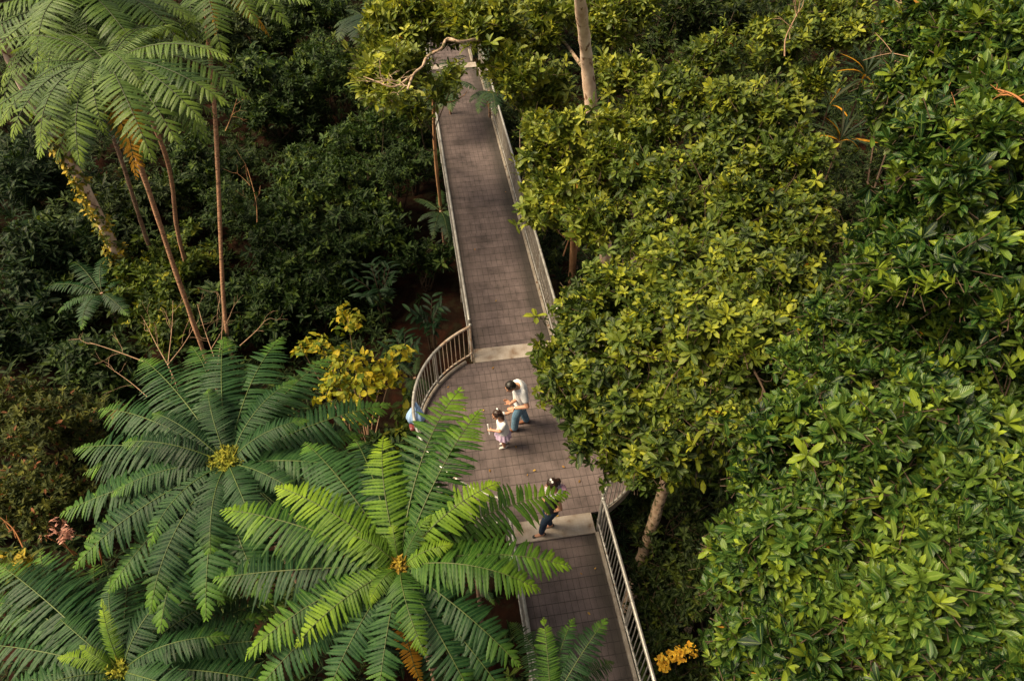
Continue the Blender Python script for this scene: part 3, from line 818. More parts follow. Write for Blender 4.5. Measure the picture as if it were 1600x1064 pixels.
def girl():
    rng = np.random.default_rng(4)
    b = at(788, 700, 0)
    root = empty('person', b, "small girl in a white top and lilac skirt holding the man's hand", 'person', 'family walking on the boardwalk')
    J = lambda px, py, z: at(px, py, z) - b
    f = unit(np.array([-.95, -.30, 0])); side = np.array([-f[1], f[0], 0]) * -1
    if side[1] < 0: side = -side
    s = .80
    pel = J(786, 671, .60); chest = J(784, 659, .84); neck = J(782, 652, .96); hd = J(777, 648, 1.08)
    rs, ls = chest + side * .115 + [0, 0, .06], chest - side * .115 + [0, 0, .06]
    rw = J(799, 643, 1.0); re = (rs + rw) / 2 + np.array([.03, .02, -.03])
    lw = J(768, 672, .68); le = (ls + lw) / 2 + np.array([.05, -.05, -.06])
    la, ra = J(788, 697, .06), J(789, 690, .08)
    lh, rh = pel - side * .06, pel + side * .06
    lk, rk = (lh + la) / 2 + f * .03, (rh + ra) / 2 + f * .05
    mid = (pel + chest) / 2
    mb = MB()
    trunk_tube(mb, [pel - [0, 0, .06], pel, mid, chest, chest + (neck - chest) * .6, neck], [.09, .11, .098, .108, .085, .04], [.075, .09, .08, .08, .06, .04], side)
    limb(mb, [neck - [0, 0, .02], hd - [0, 0, .02]], [.040, .038])
    limb(mb, [lh, lk, la], [.062, .043, .030]); limb(mb, [rh, rk, ra], [.062, .043, .030])
    limb(mb, [ls, le, lw], [.038, .030, .021]); limb(mb, [rs, re, rw], [.038, .030, .021])
    hand(mb, lw, unit(lw - le), np.array([.2, .3, -1]), .78, .9)
    hand(mb, rw, unit(rw - re), np.array([-1, .1, .2]), .78, .7)
    hf = unit(np.array([-.85, -.30, -.28])); R = head(mb, hd, hf, np.array([-.2, 0, 1.]), .90)
    skin_mesh(mb, 'body', M['skin'], root, .007, 4)
    face_bits(root, hd, R, .90)
    mb = MB(); hair_cap(mb, hd, R, .92, rng=rng)
    x, fo, up = R[:, 0], R[:, 1], R[:, 2]
    for k in range(16):                                        # long wavy hair down the back
        o = x * rng.uniform(-.06, .06) + up * rng.uniform(-.02, .04)
        p0 = hd - fo * .07 + o
        L = rng.uniform(.20, .30)
        p1 = p0 - fo * .045 - np.array([0, 0, L * .5]) + x * rng.uniform(-.02, .02); p2 = p0 - fo * .035 - np.array([0, 0, L]) + x * rng.uniform(-.045, .045)
        tube(mb, spline([p0, p1, p2], 7), [.024, .024, .022, .020, .017, .013, .006], 8)
    skin_mesh(mb, 'hair', M['hair_b'], root, .007, 1, .3)
    mb = MB()
    for e in (-1, 1):
        ball(mb, hd + up * .105 * .92 - fo * .045 + x * (.02 + e * .022) + fo * .0, (.026, .020, .014), R=R)
    ball(mb, hd + up * .107 * .92 - fo * .045 + x * .02, (.011, .011, .014), R=R)
    mb.build('hair_clip', M['white_plastic'], root)
    mb = MB()
    trunk_tube(mb, [pel - [0, 0, .04], pel + [0, 0, .04], mid, chest, chest + (neck - chest) * .55], [.142, .140, .130, .130, .10], [.118, .114, .105, .10, .07], side)
    for a, e in ((ls, le), (rs, re)): limb(mb, [a, a * .55 + e * .45], [.056, .052])
    skin_mesh(mb, 'shirt', M['white_cloth'], root, .009, 4)
    mb = MB(); V, F = [], []; n = 64                          # flared ruffled skirt
    for i, (z, r) in enumerate(((.03, .118), (-.03, .135), (-.10, .160), (-.17, .182))):
        for j in range(n):
            a = 2 * math.pi * j / n; rr = r * (1 + .075 * i / 3 * math.sin(11 * a))
            V.append(pel + np.array([0, 0, z + .012 * math.sin(11 * a + 1) * i / 3]) + side * math.cos(a) * rr + f * math.sin(a) * rr * .86)
    V = np.array(V); V2 = np.concatenate([V, pel + (V - pel) * np.array([.96, .96, 1])])
    for i in range(3):
        for j in range(n):
            a_, b_ = i * n + j, i * n + (j + 1) % n
            F += [[a_, b_, b_ + n, a_ + n], [b_ + 4 * n, a_ + 4 * n, a_ + 5 * n, b_ + 5 * n]]
    mb.add(V2, F); mb.build('skirt', M['lilac'], root)
    for a in (la, ra):
        mb = MB(); limb(mb, [a - f * .035 - [0, 0, .032], a + f * .05 - [0, 0, .034], a + f * .095 - [0, 0, .038]], [.026, .028, .020])
        skin_mesh(mb, 'shoe', M['shoe_pale'], root, .008, 2)
    st = empty('stick', b + lw, "thin white stick held in the small girl's lower hand", 'stick')
    mb = MB(); d = unit(np.array([.10, -.25, -.6])); hc = unit(lw - le) * .06
    tube(mb, [hc - d * .11, hc + d * .10], .010, 8); ball(mb, hc - d * .11, .014); mb.build('shaft', M['white_plastic'], st)

def woman():
    rng = np.random.default_rng(5)
    b = at(851, 832, 0)
    root = empty('person', b, "woman in dark top, patterned scarf and jeans stepping onto the near threshold plate", 'person', 'family walking on the boardwalk')
    J = lambda px, py, z: at(px, py, z) - b
    f = unit(np.array([-.90, -.25, 0])); side = np.array([-f[1], f[0], 0]) * -1
    if side[1] < 0: side = -side
    pel = J(861, 789, .86); chest = J(866, 771, 1.17); neck = J(866, 763, 1.32); hd = J(863, 757, 1.44)
    rs, ls = chest + side * .16 + [0, 0, .09], chest - side * .16 + [0, 0, .09]
    rw = J(851, 776, .98); re = (rs + rw) / 2 + np.array([-.02, .10, -.08])
    lw = J(862, 799, .86); le = (ls + lw) / 2 + np.array([.10, -.04, -.05])
    la, ra = J(846, 833, .08), J(859, 819, .09)
    lh, rh = pel - side * .09 - [0, 0, .03], pel + side * .09 - [0, 0, .03]
    lk, rk = (lh + la) / 2 + f * .05, (rh + ra) / 2 + f * .06
    mid = (pel + chest) / 2
    mb = MB()
    trunk_tube(mb, [pel - [0, 0, .08], pel, mid, chest, chest + (neck - chest) * .6, neck], [.14, .16, .125, .14, .11, .05], [.11, .12, .10, .115, .08, .05], side)
    limb(mb, [neck - [0, 0, .03], hd - [0, 0, .02]], [.050, .047])
    limb(mb, [lh, lk, la], [.085, .055, .038]); limb(mb, [rh, rk, ra], [.085, .055, .038])
    limb(mb, [ls, le, lw], [.046, .036, .025]); limb(mb, [rs, re, rw], [.046, .036, .025])
    hand(mb, lw, unit(lw - le), np.array([-1, .3, 0]), .9, .6)
    hand(mb, rw, unit(rw - re), np.array([.3, -.6, -.6]), .9, .6)
    hf = unit(np.array([-.80, -.42, -.38])); R = head(mb, hd, hf, np.array([-.2, -.1, 1.]), .97)
    for a in (la, ra): limb(mb, [a - f * .04 - [0, 0, .045], a + f * .06 - [0, 0, .05], a + f * .13 - [0, 0, .06]], [.030, .032, .022])   # feet
    skin_mesh(mb, 'body', M['skin'], root, .0075, 4)
    face_bits(root, hd, R, .97)
    x, fo, up = R[:, 0], R[:, 1], R[:, 2]
    mb = MB(); hair_cap(mb, hd, R, .98, rng=rng)
    for k in range(9):
        o = x * rng.uniform(-.02, .02); p0 = hd - fo * .10 + up * .03 + o
        tube(mb, spline([p0, p0 - fo * .06 - np.array([0, 0, .06]), p0 - fo * .05 - np.array([0, 0, .20]) + x * rng.uniform(-.03, .03)], 6), [.022, .026, .024, .02, .015, .006], 8)
    skin_mesh(mb, 'hair', M['hair_b'], root, .008, 1, .3)
    mb = MB()
    for e in (-1, 1): ball(mb, hd + up * .118 - fo * .03 + x * e * .024, (.026, .022, .012), R=R)
    ball(mb, hd + up * .121 - fo * .03, (.011, .011, .013), R=R); mb.build('hair_clip', M['white_plastic'], root)
    mb = MB()
    trunk_tube(mb, [pel - [0, 0, .10], pel, mid, chest, chest + (neck - chest) * .5], [.178, .178, .143, .158, .12], [.135, .138, .118, .132, .092], side)
    for a in (ls, rs): ball(mb, a, .058)
    skin_mesh(mb, 'top', M['black_cloth'], root, .010, 4)
    mb = MB(); q = np.linspace(0, 2 * math.pi, 25)            # loose scarf round the neck, one end over the shoulder
    tube(mb, [neck + [0, 0, -.035 - .02 * math.sin(t)] + side * math.cos(t) * .125 + f * math.sin(t) * .10 for t in q], .045, 10)
    tube(mb, [neck + [0, 0, -.065 - .02 * math.sin(t)] + side * math.cos(t) * .15 + f * math.sin(t) * .12 for t in q], .034, 10)
    skin_mesh(mb, 'scarf', M['scarf'], root, .010, 2)
    mb = MB(); p0 = neck - f * .12 + [0, 0, .02]
    for k in range(3):
        tube(mb, spline([p0 + side * (.02 - .03 * k), p0 - f * .07 + side * (.01 - .05 * k) - [0, 0, .08], p0 - f * .06 + side * (-.01 - .05 * k) - [0, 0, .26]], 7), [.02, .024, .024, .022, .02, .018, .01], 8)
    mb.build('ribbon', M['pink'], root)
    mb = MB()
    trunk_tube(mb, [pel - [0, 0, .12], pel, pel + [0, 0, .03]], [.155, .170, .16], [.12, .13, .12], side)
    for h, k, a in ((lh, lk, la), (rh, rk, ra)): limb(mb, [h, k, a + [0, 0, .05]], [.096, .066, .052])
    skin_mesh(mb, 'jeans', M['jeans_d'], root, .010, 3)
    for a in (la, ra):
        mb = MB()
        limb(mb, [a - f * .055 - [0, 0, .052], a + f * .02 - [0, 0, .064], a + f * .10 - [0, 0, .062]], [.030, .018, .018]); ball(mb, a + f * .125 - [0, 0, .058], np.array([.036, .044, .022]), R=np.stack([side, f, [0, 0, 1]], 1))
        skin_mesh(mb, 'shoe', M['shoe_black'], root, .007, 1)
man(); girl(); woman()

# folded pale blue umbrella and the little bundle that hang outside the curved railing
def umbrella():
    M['blue_cloth'] = cloth("pale_blue_cloth", [(.22, .36, .62), (.34, .48, .74)], .6, 5, .2)
    base = at(657, 658, .62)
    r = empty('umbrella', base, "pale blue pointed umbrella hanging outside the curved railing", 'umbrella')
    tip = at(650, 628, .98) - base
    low = np.array([-.10, .0, -.03])
    ax = unit(tip - low); A = unit(np.cross(ax, [0, 1, 0])); B = np.cross(ax, A)
    L = np.linalg.norm(tip - low); n = 48; V, F = [], []
    prof = [(0, .02), (.03, .13), (.18, .165), (.38, .155), (.6, .11), (.82, .05), (1, .004)]
    for t, rr in prof:
        for j in range(n):
            a = 2 * math.pi * j / n; q = rr * (1 + .12 * math.cos(8 * a))
            V.append(low + ax * L * t + A * math.cos(a) * q + B * math.sin(a) * q)
    for i in range(len(prof) - 1):
        for j in range(n): F.append([i * n + j, i * n + (j + 1) % n, (i + 1) * n + (j + 1) % n, (i + 1) * n + j])
    mb = MB(); mb.add(np.array(V), F); mb.build('canopy', M['blue_cloth'], r)
    mb = MB(); tube(mb, spline([low + ax * .02, low - ax * .10, low - ax * .14 + A * .03, low - ax * .11 + A * .06], 9), .008, 8); mb.build('handle', M['shoe_black'], r)
    mb = MB(); tube(mb, [tip - ax * .01, tip + ax * .05], .005, 6); mb.build('tip', M['steel'], r)
    b2 = at(652, 662, .50)
    M['bundle'] = surf_mat("patterned_cloth", [(.10, .02, .03), (.34, .06, .06)], 9, .8, bump=.5, spots=((.5, .48, .5), 22, .58))
    mb = MB(); rng = np.random.default_rng(8)
    for k in range(7): ball(mb, rng.normal(size=3) * [.05, .04, .05], rng.uniform(.04, .07))
    o = skin_mesh(mb, 'cloth_bundle', M['bundle'], None, .012, 2); o.location = b2
    tag(o, "small dark red patterned bundle hanging just below the blue umbrella", 'bundle')
umbrella()

# ------------------------------------------------------------------ tree ferns
def curve_pts(L, e0, e1, n=26):
    s = np.linspace(0, 1, n)
    e = np.radians(e0 + (e1 - e0) * s ** 1.15)
    dy, dz = np.cos(e), np.sin(e)
    y = np.concatenate([[0], np.cumsum((dy[1:] + dy[:-1]) / 2)]) / (n - 1)
    z = np.concatenate([[0], np.cumsum((dz[1:] + dz[:-1]) / 2)]) / (n - 1)
    return np.stack([0 * y, y * L, z * L], 1), e

def frond_mesh(L, e0, e1, mats, rng, wid=.19, npin=36, seg=7, droop=.45, bend=.0, bare=.045, lobes=True, fill=.94):
    mb = MB()
    P, e = curve_pts(L, e0, e1)
    n = len(P)
    P[:, 0] += bend * L * np.linspace(0, 1, n) ** 2
    tube(mb, P, np.linspace(.009, .003, n) * (L / 2) ** .5, 6, 1, caps=False)
    s = np.linspace(bare, .985, npin)
    u = (s - bare) / (1 - bare)
    prof = np.minimum(1, .55 + 2.6 * u) * np.clip(1.02 - .30 * u - .62 * np.clip((u - .55) / .45, 0, 1) ** 1.8, .05, 1)
    base, d, nr, LL, WW, r1, r2, cu = [], [], [], [], [], [], [], []
    T = unit(np.gradient(P, axis=0))
    fr1 = .5 + .16 * rng.normal()
    for sd in (-1, 1):
        jit = rng.normal(size=npin) * .006
        for k in range(npin):
            if rng.random() < .035: continue
            q = np.clip(s[k] + jit[k] * .5, 0, .995) * (n - 1); i = int(q); t = q - i
            p = P[i] * (1 - t) + P[min(i + 1, n - 1)] * t; tt = T[i]
            S = unit(np.cross(tt, [0, 0, 1.0])); Nn = np.cross(S, tt)
            a = math.radians(84 - 26 * u[k] - 34 * max(0, u[k] - .78) / .22 + rng.normal() * 4)
            dd = tt * math.cos(a) + sd * S * math.sin(a)
            dr = droop * (.7 + .6 * rng.random()) * (1 - .5 * u[k])
            dd = unit(dd - Nn * dr * .55 + Nn * .10)
            base.append(p); d.append(dd); nr.append(unit(Nn + tt * .18 + sd * S * dr * .5 + rng.normal(size=3) * .07))
            LL.append(L * wid * prof[k] * (1 + .10 * rng.normal())); WW.append(min(L * (1 - bare) / npin * (fill * (1.04 - .1 * rng.random())), L * wid * prof[k] * .42))
            cu.append(dr * .5 + .1); r1.append(np.clip(fr1 + .10 * rng.normal(), 0, 1)); r2.append(np.clip(u[k] * .95 + .05 * rng.normal(), 0, 1))
    # toothed outline
    rows = np.linspace(0, 1, seg * 2 + 1) if lobes else np.linspace(0, 1, seg + 1)
    w = np.minimum(1, .6 + rows * 2.5) * np.clip(1.0 - .25 * rows - .72 * np.clip((rows - .6) / .4, 0, 1) ** 2, .04, 1)
    if lobes: w[1:-1] *= np.where(np.arange(1, len(rows) - 1) % 2, 1.08, .80)
    leaves(mb, base, d, nr, np.array(LL), np.array(WW), rows=rows, wid=w, fold=-.10, curl=np.array(cu), r1=np.array(r1), r2=np.array(r2), mat=0)
    return mb.mesh('frond', mats)

def place_frond(root, c, L, az, e0, e1, mats, rng, **kw):
    me = frond_mesh(L, e0, e1, mats, rng, **kw)
    o = bpy.data.objects.new('frond', me); COL.objects.link(o); o.parent = root
    o.location = tuple(c); o.rotation_euler = (rng.normal() * .02, rng.normal() * .07, az)
    return o

def frond_to(root, cw, tip, e0, e1, mats, rng, off, **kw):
    """frond from the crown at world point cw whose tip is seen at pixel tip"""
    P, _ = curve_pts(1.0, e0, e1)
    reach, drop = P[-1][1], P[-1][2]
    L = 2.0
    for _ in range(14):
        w = at(tip[0], tip[1], cw[2] + L * drop)
        h = np.linalg.norm(w[:2] - cw[:2])
        L = .55 * L + .45 * h / max(reach, .05)
        L = min(max(L, .25), 4.2)
    az = math.atan2(-(w[0] - cw[0]), w[1] - cw[1])
    az += math.atan(kw.get('bend', 0) / max(reach, .2))
    b = off + np.array([-math.sin(az), math.cos(az), 0]) * .06
    return place_frond(root, b, L, az, e0, e1, mats, rng, **kw)

def FM(k, r='rachis'): return [M[k], M[r]]

def fern_trunk(root, pts, r0, r1, rng, mat):
    mb = MB()
    P = spline(pts, 34)
    rad = np.linspace(r0, r1, 34) * (1 + .07 * np.sin(np.arange(34) * 2.1)) 
    tube(mb, P, rad, 12, 0, lump=.12, rng=rng)
    mb.build('trunk', mat, root)

def tree_fern(label, cpx, z, trunk_px, seed, targets, auto=(), fuzz=None, bark='bark_fern', r0=.085, group='tree ferns', name='tree_fern', npin=37, seg=6, lobes=True, wid=.195, rach='rachis', rtop=.07, fill=1.04):
    """targets: (tip px, e0, e1, material); auto: (n, L, e0, e1, material, az0, wid)"""
    rng = np.random.default_rng(seed)
    c = at(cpx[0], cpx[1], z)
    if trunk_px is None:
        b = np.array([c[0] + .1, c[1] + .15, 0]); b[2] = float(ground_z(b[0], b[1])) - .1
        pts = [b, c * .5 + b * .5 + [.03, .03, 0], c - [0, 0, .05]]
    else:
        mids = [at(*p) for p in trunk_px]
        lo = mids[-1]; dirn = (mids[-2] if len(mids) > 1 else c) - lo
        g = float(ground_z(lo[0], lo[1])) - .15
        b = np.array([lo[0] - dirn[0] * .0, lo[1], g]) + np.array([dirn[0], dirn[1], 0]) * (-(lo[2] - g) / max(dirn[2], .5) * .6)
        b[2] = float(ground_z(b[0], b[1])) - .15
        pts = [b] + mids[::-1] + [c - [0, 0, .05]]
    root = empty(name, b, label, 'fern' if 'fern' in name else 'plant', group)
    fern_trunk(root, [p - b for p in pts], r0, rtop, rng, M[bark])
    off = c - b
    for t in targets:
        kw = t[4] if len(t) > 4 else {}
        a = dict(npin=npin, seg=seg, lobes=lobes, wid=wid, fill=fill); a.update(kw)
        frond_to(root, c, t[0], t[1], t[2], FM(t[3], a.pop('rach', rach)), rng, off, bend=rng.normal() * .10, **a)
    for n, L, e0, e1, mk, az0, w_ in auto:
        for k in range(n):
            az = az0 + 2 * math.pi * k / n + rng.normal() * .15
            place_frond(root, off + np.array([-math.sin(az), math.cos(az), 0]) * .05, L * rng.uniform(.88, 1.1), az, e0 + rng.normal() * 6, e1 + rng.normal() * 7, FM(mk, rach), rng, bend=rng.normal() * .10, npin=npin, seg=seg, lobes=lobes, wid=w_, fill=fill)
    if fuzz:
        mb = MB(); n, rad, mk = fuzz                           # young croziers and fluffy scales in the heart of the crown
        d = unit(rng.normal(size=(n, 3)) + [0, 0, .8]); tips = off + d * rad * (.35 + .65 * rng.random(n))[:, None] * [1, 1, .8]
        rosettes(mb, tips, d, 5, .055, .022, rng, 20, 80, shape=FAR, young=.3)
        for k in range(22):
            dd = unit(rng.normal(size=3) * [1, 1, .5] + [0, 0, .7]); tube(mb, spline([off, off + dd * rad * .6, off + dd * rad * .95 + [0, 0, .03]], 6), [.012, .011, .01, .009, .007, .003], 6, 0, r1=rng.random())
        mb.build('crown_heart', M[mk], root)
    return root, c, off, rng

# big fern in front, lower middle
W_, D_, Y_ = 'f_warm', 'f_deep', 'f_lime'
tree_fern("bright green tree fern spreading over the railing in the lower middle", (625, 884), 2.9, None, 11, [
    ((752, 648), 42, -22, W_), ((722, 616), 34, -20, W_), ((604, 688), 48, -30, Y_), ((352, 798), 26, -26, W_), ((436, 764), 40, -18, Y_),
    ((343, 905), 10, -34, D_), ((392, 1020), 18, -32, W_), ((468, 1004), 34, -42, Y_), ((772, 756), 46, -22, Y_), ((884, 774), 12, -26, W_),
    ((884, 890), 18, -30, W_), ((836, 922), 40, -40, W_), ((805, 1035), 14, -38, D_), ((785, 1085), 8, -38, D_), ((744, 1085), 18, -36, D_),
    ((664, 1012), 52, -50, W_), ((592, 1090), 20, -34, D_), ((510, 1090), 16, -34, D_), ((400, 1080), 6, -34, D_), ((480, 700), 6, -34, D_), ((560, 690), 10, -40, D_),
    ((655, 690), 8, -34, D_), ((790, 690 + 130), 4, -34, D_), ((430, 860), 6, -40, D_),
    ((536, 838), 66, -40, Y_, dict(wid=.22)), ((580, 940), 60, -60, Y_, dict(wid=.24)), ((700, 850), 66, -30, Y_, dict(wid=.22)), ((612, 820), 70, 0, Y_), ((668, 812), 72, 0, W_),
    ((660, 1062), -12, -62, 'f_dead', dict(wid=.13)),
], auto=[(8, 1.9, -20, -66, D_, .4, .18)], fuzz=(40, .16, 'fuzz_o'), bark='bark_fern2', r0=.10)
# fern with the yellow heart
tree_fern("deep green tree fern with a fluffy yellow heart left of the platform", (356, 724), 1.9, None, 12, [
    ((122, 704), 12, -26, D_), ((148, 636), 16, -26, D_), ((222, 562), 14, -22, D_), ((300, 548), 20, -22, D_), ((348, 530), 26, -18, D_), ((440, 530), 20, -20, D_), ((512, 556), 14, -22, D_),
    ((606, 640), 12, -30, D_), ((590, 742), 16, -28, D_), ((100, 800), 16, -30, D_), ((122, 884), 18, -34, D_), ((240, 950), 20, -38, D_), ((320, 962), 18, -38, D_), ((420, 930), 14, -38, D_),
    ((500, 870), 8, -34, D_), ((545, 800), 10, -34, D_), ((180, 770), 36, -30, D_), ((250, 830), -8, -60, 'f_dead', dict(wid=.10)), ((265, 640), 6, -34, D_), ((400, 610), 6, -34, D_), ((470, 610), 8, -30, D_), ((180, 920), 4, -40, D_), ((280, 900), 6, -44, D_), ((140, 745), 4, -34, D_),
], auto=[(9, 1.7, 44, -30, D_, .3, .2), (11, 2.35, 10, -36, D_, .1, .2), (8, 2.0, -12, -55, D_, .2, .18)], fuzz=(260, .34, 'fuzz'), bark='bark_fern2', rach='rachis_pale')
# bottom left fern
tree_fern("dark tree fern with a lime young frond in the bottom left corner", (188, 1048), .9, None, 13, [
    ((0, 884), 20, -24, D_), ((66, 868), 16, -28, D_), ((-30, 940), 20, -28, D_), ((-40, 1010), 14, -28, D_), ((150, 880), 10, -34, D_), ((162, 940), 66, 28, Y_, dict(wid=.13)),
    ((250, 898), 10, -34, D_), ((320, 905), 12, -34, D_), ((372, 930), 16, -34, D_), ((408, 965), 14, -34, D_), ((440, 1010), 16, -34, D_), ((440, 1075), 12, -34, D_), ((95, 1030), 60, -20, Y_), ((130, 1010), 66, 0, Y_),
    ((340, 1120), 10, -34, D_), ((0, 1090), 16, -30, D_), ((215, 940), 6, -38, D_), ((30, 960), 4, -38, D_),
], auto=[(8, 1.6, 42, -30, D_, .3, .2), (12, 2.2, 12, -34, D_, .1, .2), (8, 1.7, -12, -55, D_, .2, .18)], fuzz=(60, .24, 'fuzz'), bark='bark_fern2', rach='rachis_pale')
# bottom edge fern
tree_fern("small tree fern rising at the bottom edge over the near boardwalk span", (862, 1100), 1.9, None, 14, [
    ((850, 972), 40, -10, W_), ((945, 972), 26, -20, D_), ((896, 974), 22, -24, D_), ((800, 1060), 16, -30, D_), ((985, 1085), 10, -30, D_),
], auto=[(6, 1.3, 0, -45, D_, .2, .18)], bark='bark_fern2')
# upper left group
P_ = 'f_pale'
tree_fern("pale bright tree fern with the highest crown in the top left corner", (142, 6), 5.8, [(256, 235, 2.0), (278, 365, -1.2)], 21, [
    ((-20, 92), 22, -34, P_), ((-30, 34), 26, -26, P_), ((66, 122), 40, -62, P_), ((142, 92), 44, -74, P_), ((246, 112), 36, -62, P_), ((286, 78), 30, -44, P_), ((300, 34), 28, -34, P_),
    ((262, -40), 30, -24, P_), ((190, -70), 36, -14, P_), ((90, -70), 36, -14, P_), ((10, -40), 30, -20, P_), ((205, 62), 50, -70, P_), ((60, 70), 46, -60, P_), ((170, 20), 74, 10, Y_), ((130, -20), 76, 20, Y_),
    ((10, 196), -6, -58, P_), ((100, 175), -4, -70, P_), ((182, 165), 0, -70, P_),
], auto=[(15, 2.9, 16, -42, P_, .2, .17), (12, 2.4, -6, -58, P_, .5, .17)], fuzz=(50, .2, 'fuzz_o'), rach='rachis_dark', r0=.060, rtop=.050, npin=36, wid=.17, fill=.74)
tree_fern("tree fern with a lower crown below the pale fern, dead yellow frond hanging", (168, 98), 6.2, [(216, 250, 4.0), (316, 545, -1.0)], 22, [
    ((4, 190), 20, -34, P_), ((66, 226), 24, -48, P_), ((126, 252), 20, -56, P_), ((164, 206), 36, -70, P_), ((242, 250), 26, -58, P_), ((276, 226), 22, -50, P_), ((312, 190), 26, -44, P_),
    ((352, 162), 24, -36, P_), ((356, 100), 26, -26, P_), ((10, 120), 22, -26, P_), ((200, 180), 44, -70, P_), ((232, 150), 50, -60, P_), ((110, 170), 44, -60, P_), ((40, 160), 30, -50, P_),
    ((192, 272), 2, -64, 'f_dead', dict(wid=.15)), ((204, 262), 6, -70, 'f_dead', dict(wid=.13)), ((268, 40), 30, -10, P_), ((90, 210), -4, -66, P_), ((205, 225), -4, -66, P_),
], auto=[(13, 2.3, 16, -42, P_, .1, .17), (12, 1.9, -4, -58, P_, .4, .17), (6, 1.5, -20, -60, 'f_shade', .3, .18)], rach='rachis_dark', r0=.054, rtop=.046, npin=36, wid=.17, fill=.74)
tree_fern("slim tree fern at the top edge on the rightmost of the bare trunks", (318, -44), 6.0, [(323, 40, 4.7), (337, 200, 2.6), (350, 482, -2.0)], 23, [
    ((482, 18), 24, -36, P_), ((446, 40), 20, -46, P_), ((398, 42), 30, -58, P_), ((350, 100), 20, -70, P_), ((470, -40), 26, -20, P_), ((235, 8), 20, -44, P_), ((240, -60), 30, -20, P_), ((300, 70), 14, -72, P_),
    ((424, 52), -10, -66, 'f_dead', dict(wid=.14)), ((340, 60), -24, -84, 'f_dead', dict(wid=.08)),
], rach='rachis_dark', r0=.055, rtop=.046, npin=36, wid=.17, fill=.74)
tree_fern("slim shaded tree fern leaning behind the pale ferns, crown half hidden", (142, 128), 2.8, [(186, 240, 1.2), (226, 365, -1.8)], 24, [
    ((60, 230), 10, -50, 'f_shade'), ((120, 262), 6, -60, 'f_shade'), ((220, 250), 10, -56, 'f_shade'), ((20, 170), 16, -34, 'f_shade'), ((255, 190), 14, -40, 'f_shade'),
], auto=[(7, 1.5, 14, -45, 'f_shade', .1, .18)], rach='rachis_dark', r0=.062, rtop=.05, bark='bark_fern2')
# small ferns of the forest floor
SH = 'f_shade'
def small_fern(label, cpx, z, seed, tips, mk=SH, e=(34, -30), dead=(), h=.25):
    rng = np.random.default_rng(seed)
    c = at(*cpx, z); b = c.copy(); g = float(ground_z(b[0], b[1])); b[2] = g - .05
    root = empty('fern', b, label, 'fern', 'small ferns of the forest floor')
    fern_trunk(root, [np.zeros(3), (c - b) * .5 + [.02, .02, 0], c - b], .05, .04, rng, M['bark_fern2'])
    for t in tips: frond_to(root, c, t, e[0] + rng.normal() * 6, e[1] + rng.normal() * 6, FM(mk), rng, c - b, npin=27, seg=5, lobes=False, bare=.10, wid=.18)
    for t in dead: frond_to(root, c, t, -10, -60, FM('f_dead'), rng, c - b, npin=16, seg=5, lobes=False, wid=.13)
small_fern("light green fern below the vine wrapped pale trunk", (158, 458), -2.2, 31, [(112, 410), (168, 402), (92, 488), (128, 512), (200, 492), (190, 440), (70, 450)], 'f_deep')
small_fern("dark fern hanging beside the left railing half way up the far span", (688, 330), -1.8, 32, [(648, 312), (655, 345), (700, 378), (728, 345), (676, 372), (720, 310), (690, 300)])
small_fern("small fern on a brown trunk right of the far boardwalk span", (908, 330), -.6, 33, [(896, 368), (940, 376), (952, 330), (880, 345), (918, 380), (930, 300), (880, 310)], 'f_deep')
small_fern("small fern peeking out right of the railing under the pale leaves", (842, 286), -.8, 34, [(822, 300), (836, 310), (868, 300), (860, 270), (822, 272)])
small_fern("dark fern drooping over the left edge of the far boardwalk near the branch", (700, 128), 1.1, 35, [(668, 118), (688, 168), (734, 108), (724, 88), (706, 172), (662, 160), (742, 140), (690, 96)])
small_fern("dark fern above the far threshold plate at the top of the boardwalk", (765, 60), 1.6, 36, [(728, 70), (760, 100), (735, 45), (790, 90), (780, 30)])
small_fern("yellowing fern touching the right railing near the far threshold plate", (764, 142), .9, 37, [(748, 176), (774, 178), (735, 158), (788, 160), (758, 120)], 'f_shade', dead=[(762, 170)])
small_fern("dark fern at the top edge left of the pale leaved branch", (572, 30), 1.4, 38, [(524, 44), (590, 66), (540, 16), (606, 20), (560, 70), (530, 64), (584, -10)], 'f_shade')
small_fern("dark fern with an orange dead frond in the shade at the bottom right", (1190, 1044), -1.6, 39, [(1150, 1052), (1170, 1078), (1225, 1060), (1200, 1010), (1235, 1030)], 'f_shade', dead=[(1140, 1012)])
small_fern("small dark fan fern between the yellow sapling and the curved railing", (648, 590), -2.6, 40, [(622, 600), (640, 628), (668, 600), (655, 560), (626, 570), (672, 620)], 'f_shade')
small_fern("small fern under the fern fronds beside the lower railing support", (745, 905), -1.0, 41, [(720, 880), (790, 890), (770, 940), (730, 930), (800, 860)], 'f_deep')

# ------------------------------------------------------------------ broadleaf trees
def twig_tree(mb, p, d, L, r, depth, rng, mat=0, fork=3, bend=.25, taper=.6):
    mid = p + d * L * .5 + rng.normal(size=3) * L * .06
    e = p + d * L + rng.normal(size=3) * L * .05
    tube(mb, spline([p, mid, e], 6), np.linspace(r, r * taper, 6), 6 if r > .01 else 4, mat, caps=depth == 0)
    if depth == 0: return
    for k in range(fork):
        dd = unit(d + rng.normal(size=3) * bend * 1.9)
        twig_tree(mb, (e if k < 2 else mid), dd, L * rng.uniform(.5, .8), r * taper, depth - 1, rng, mat, fork, bend, taper)

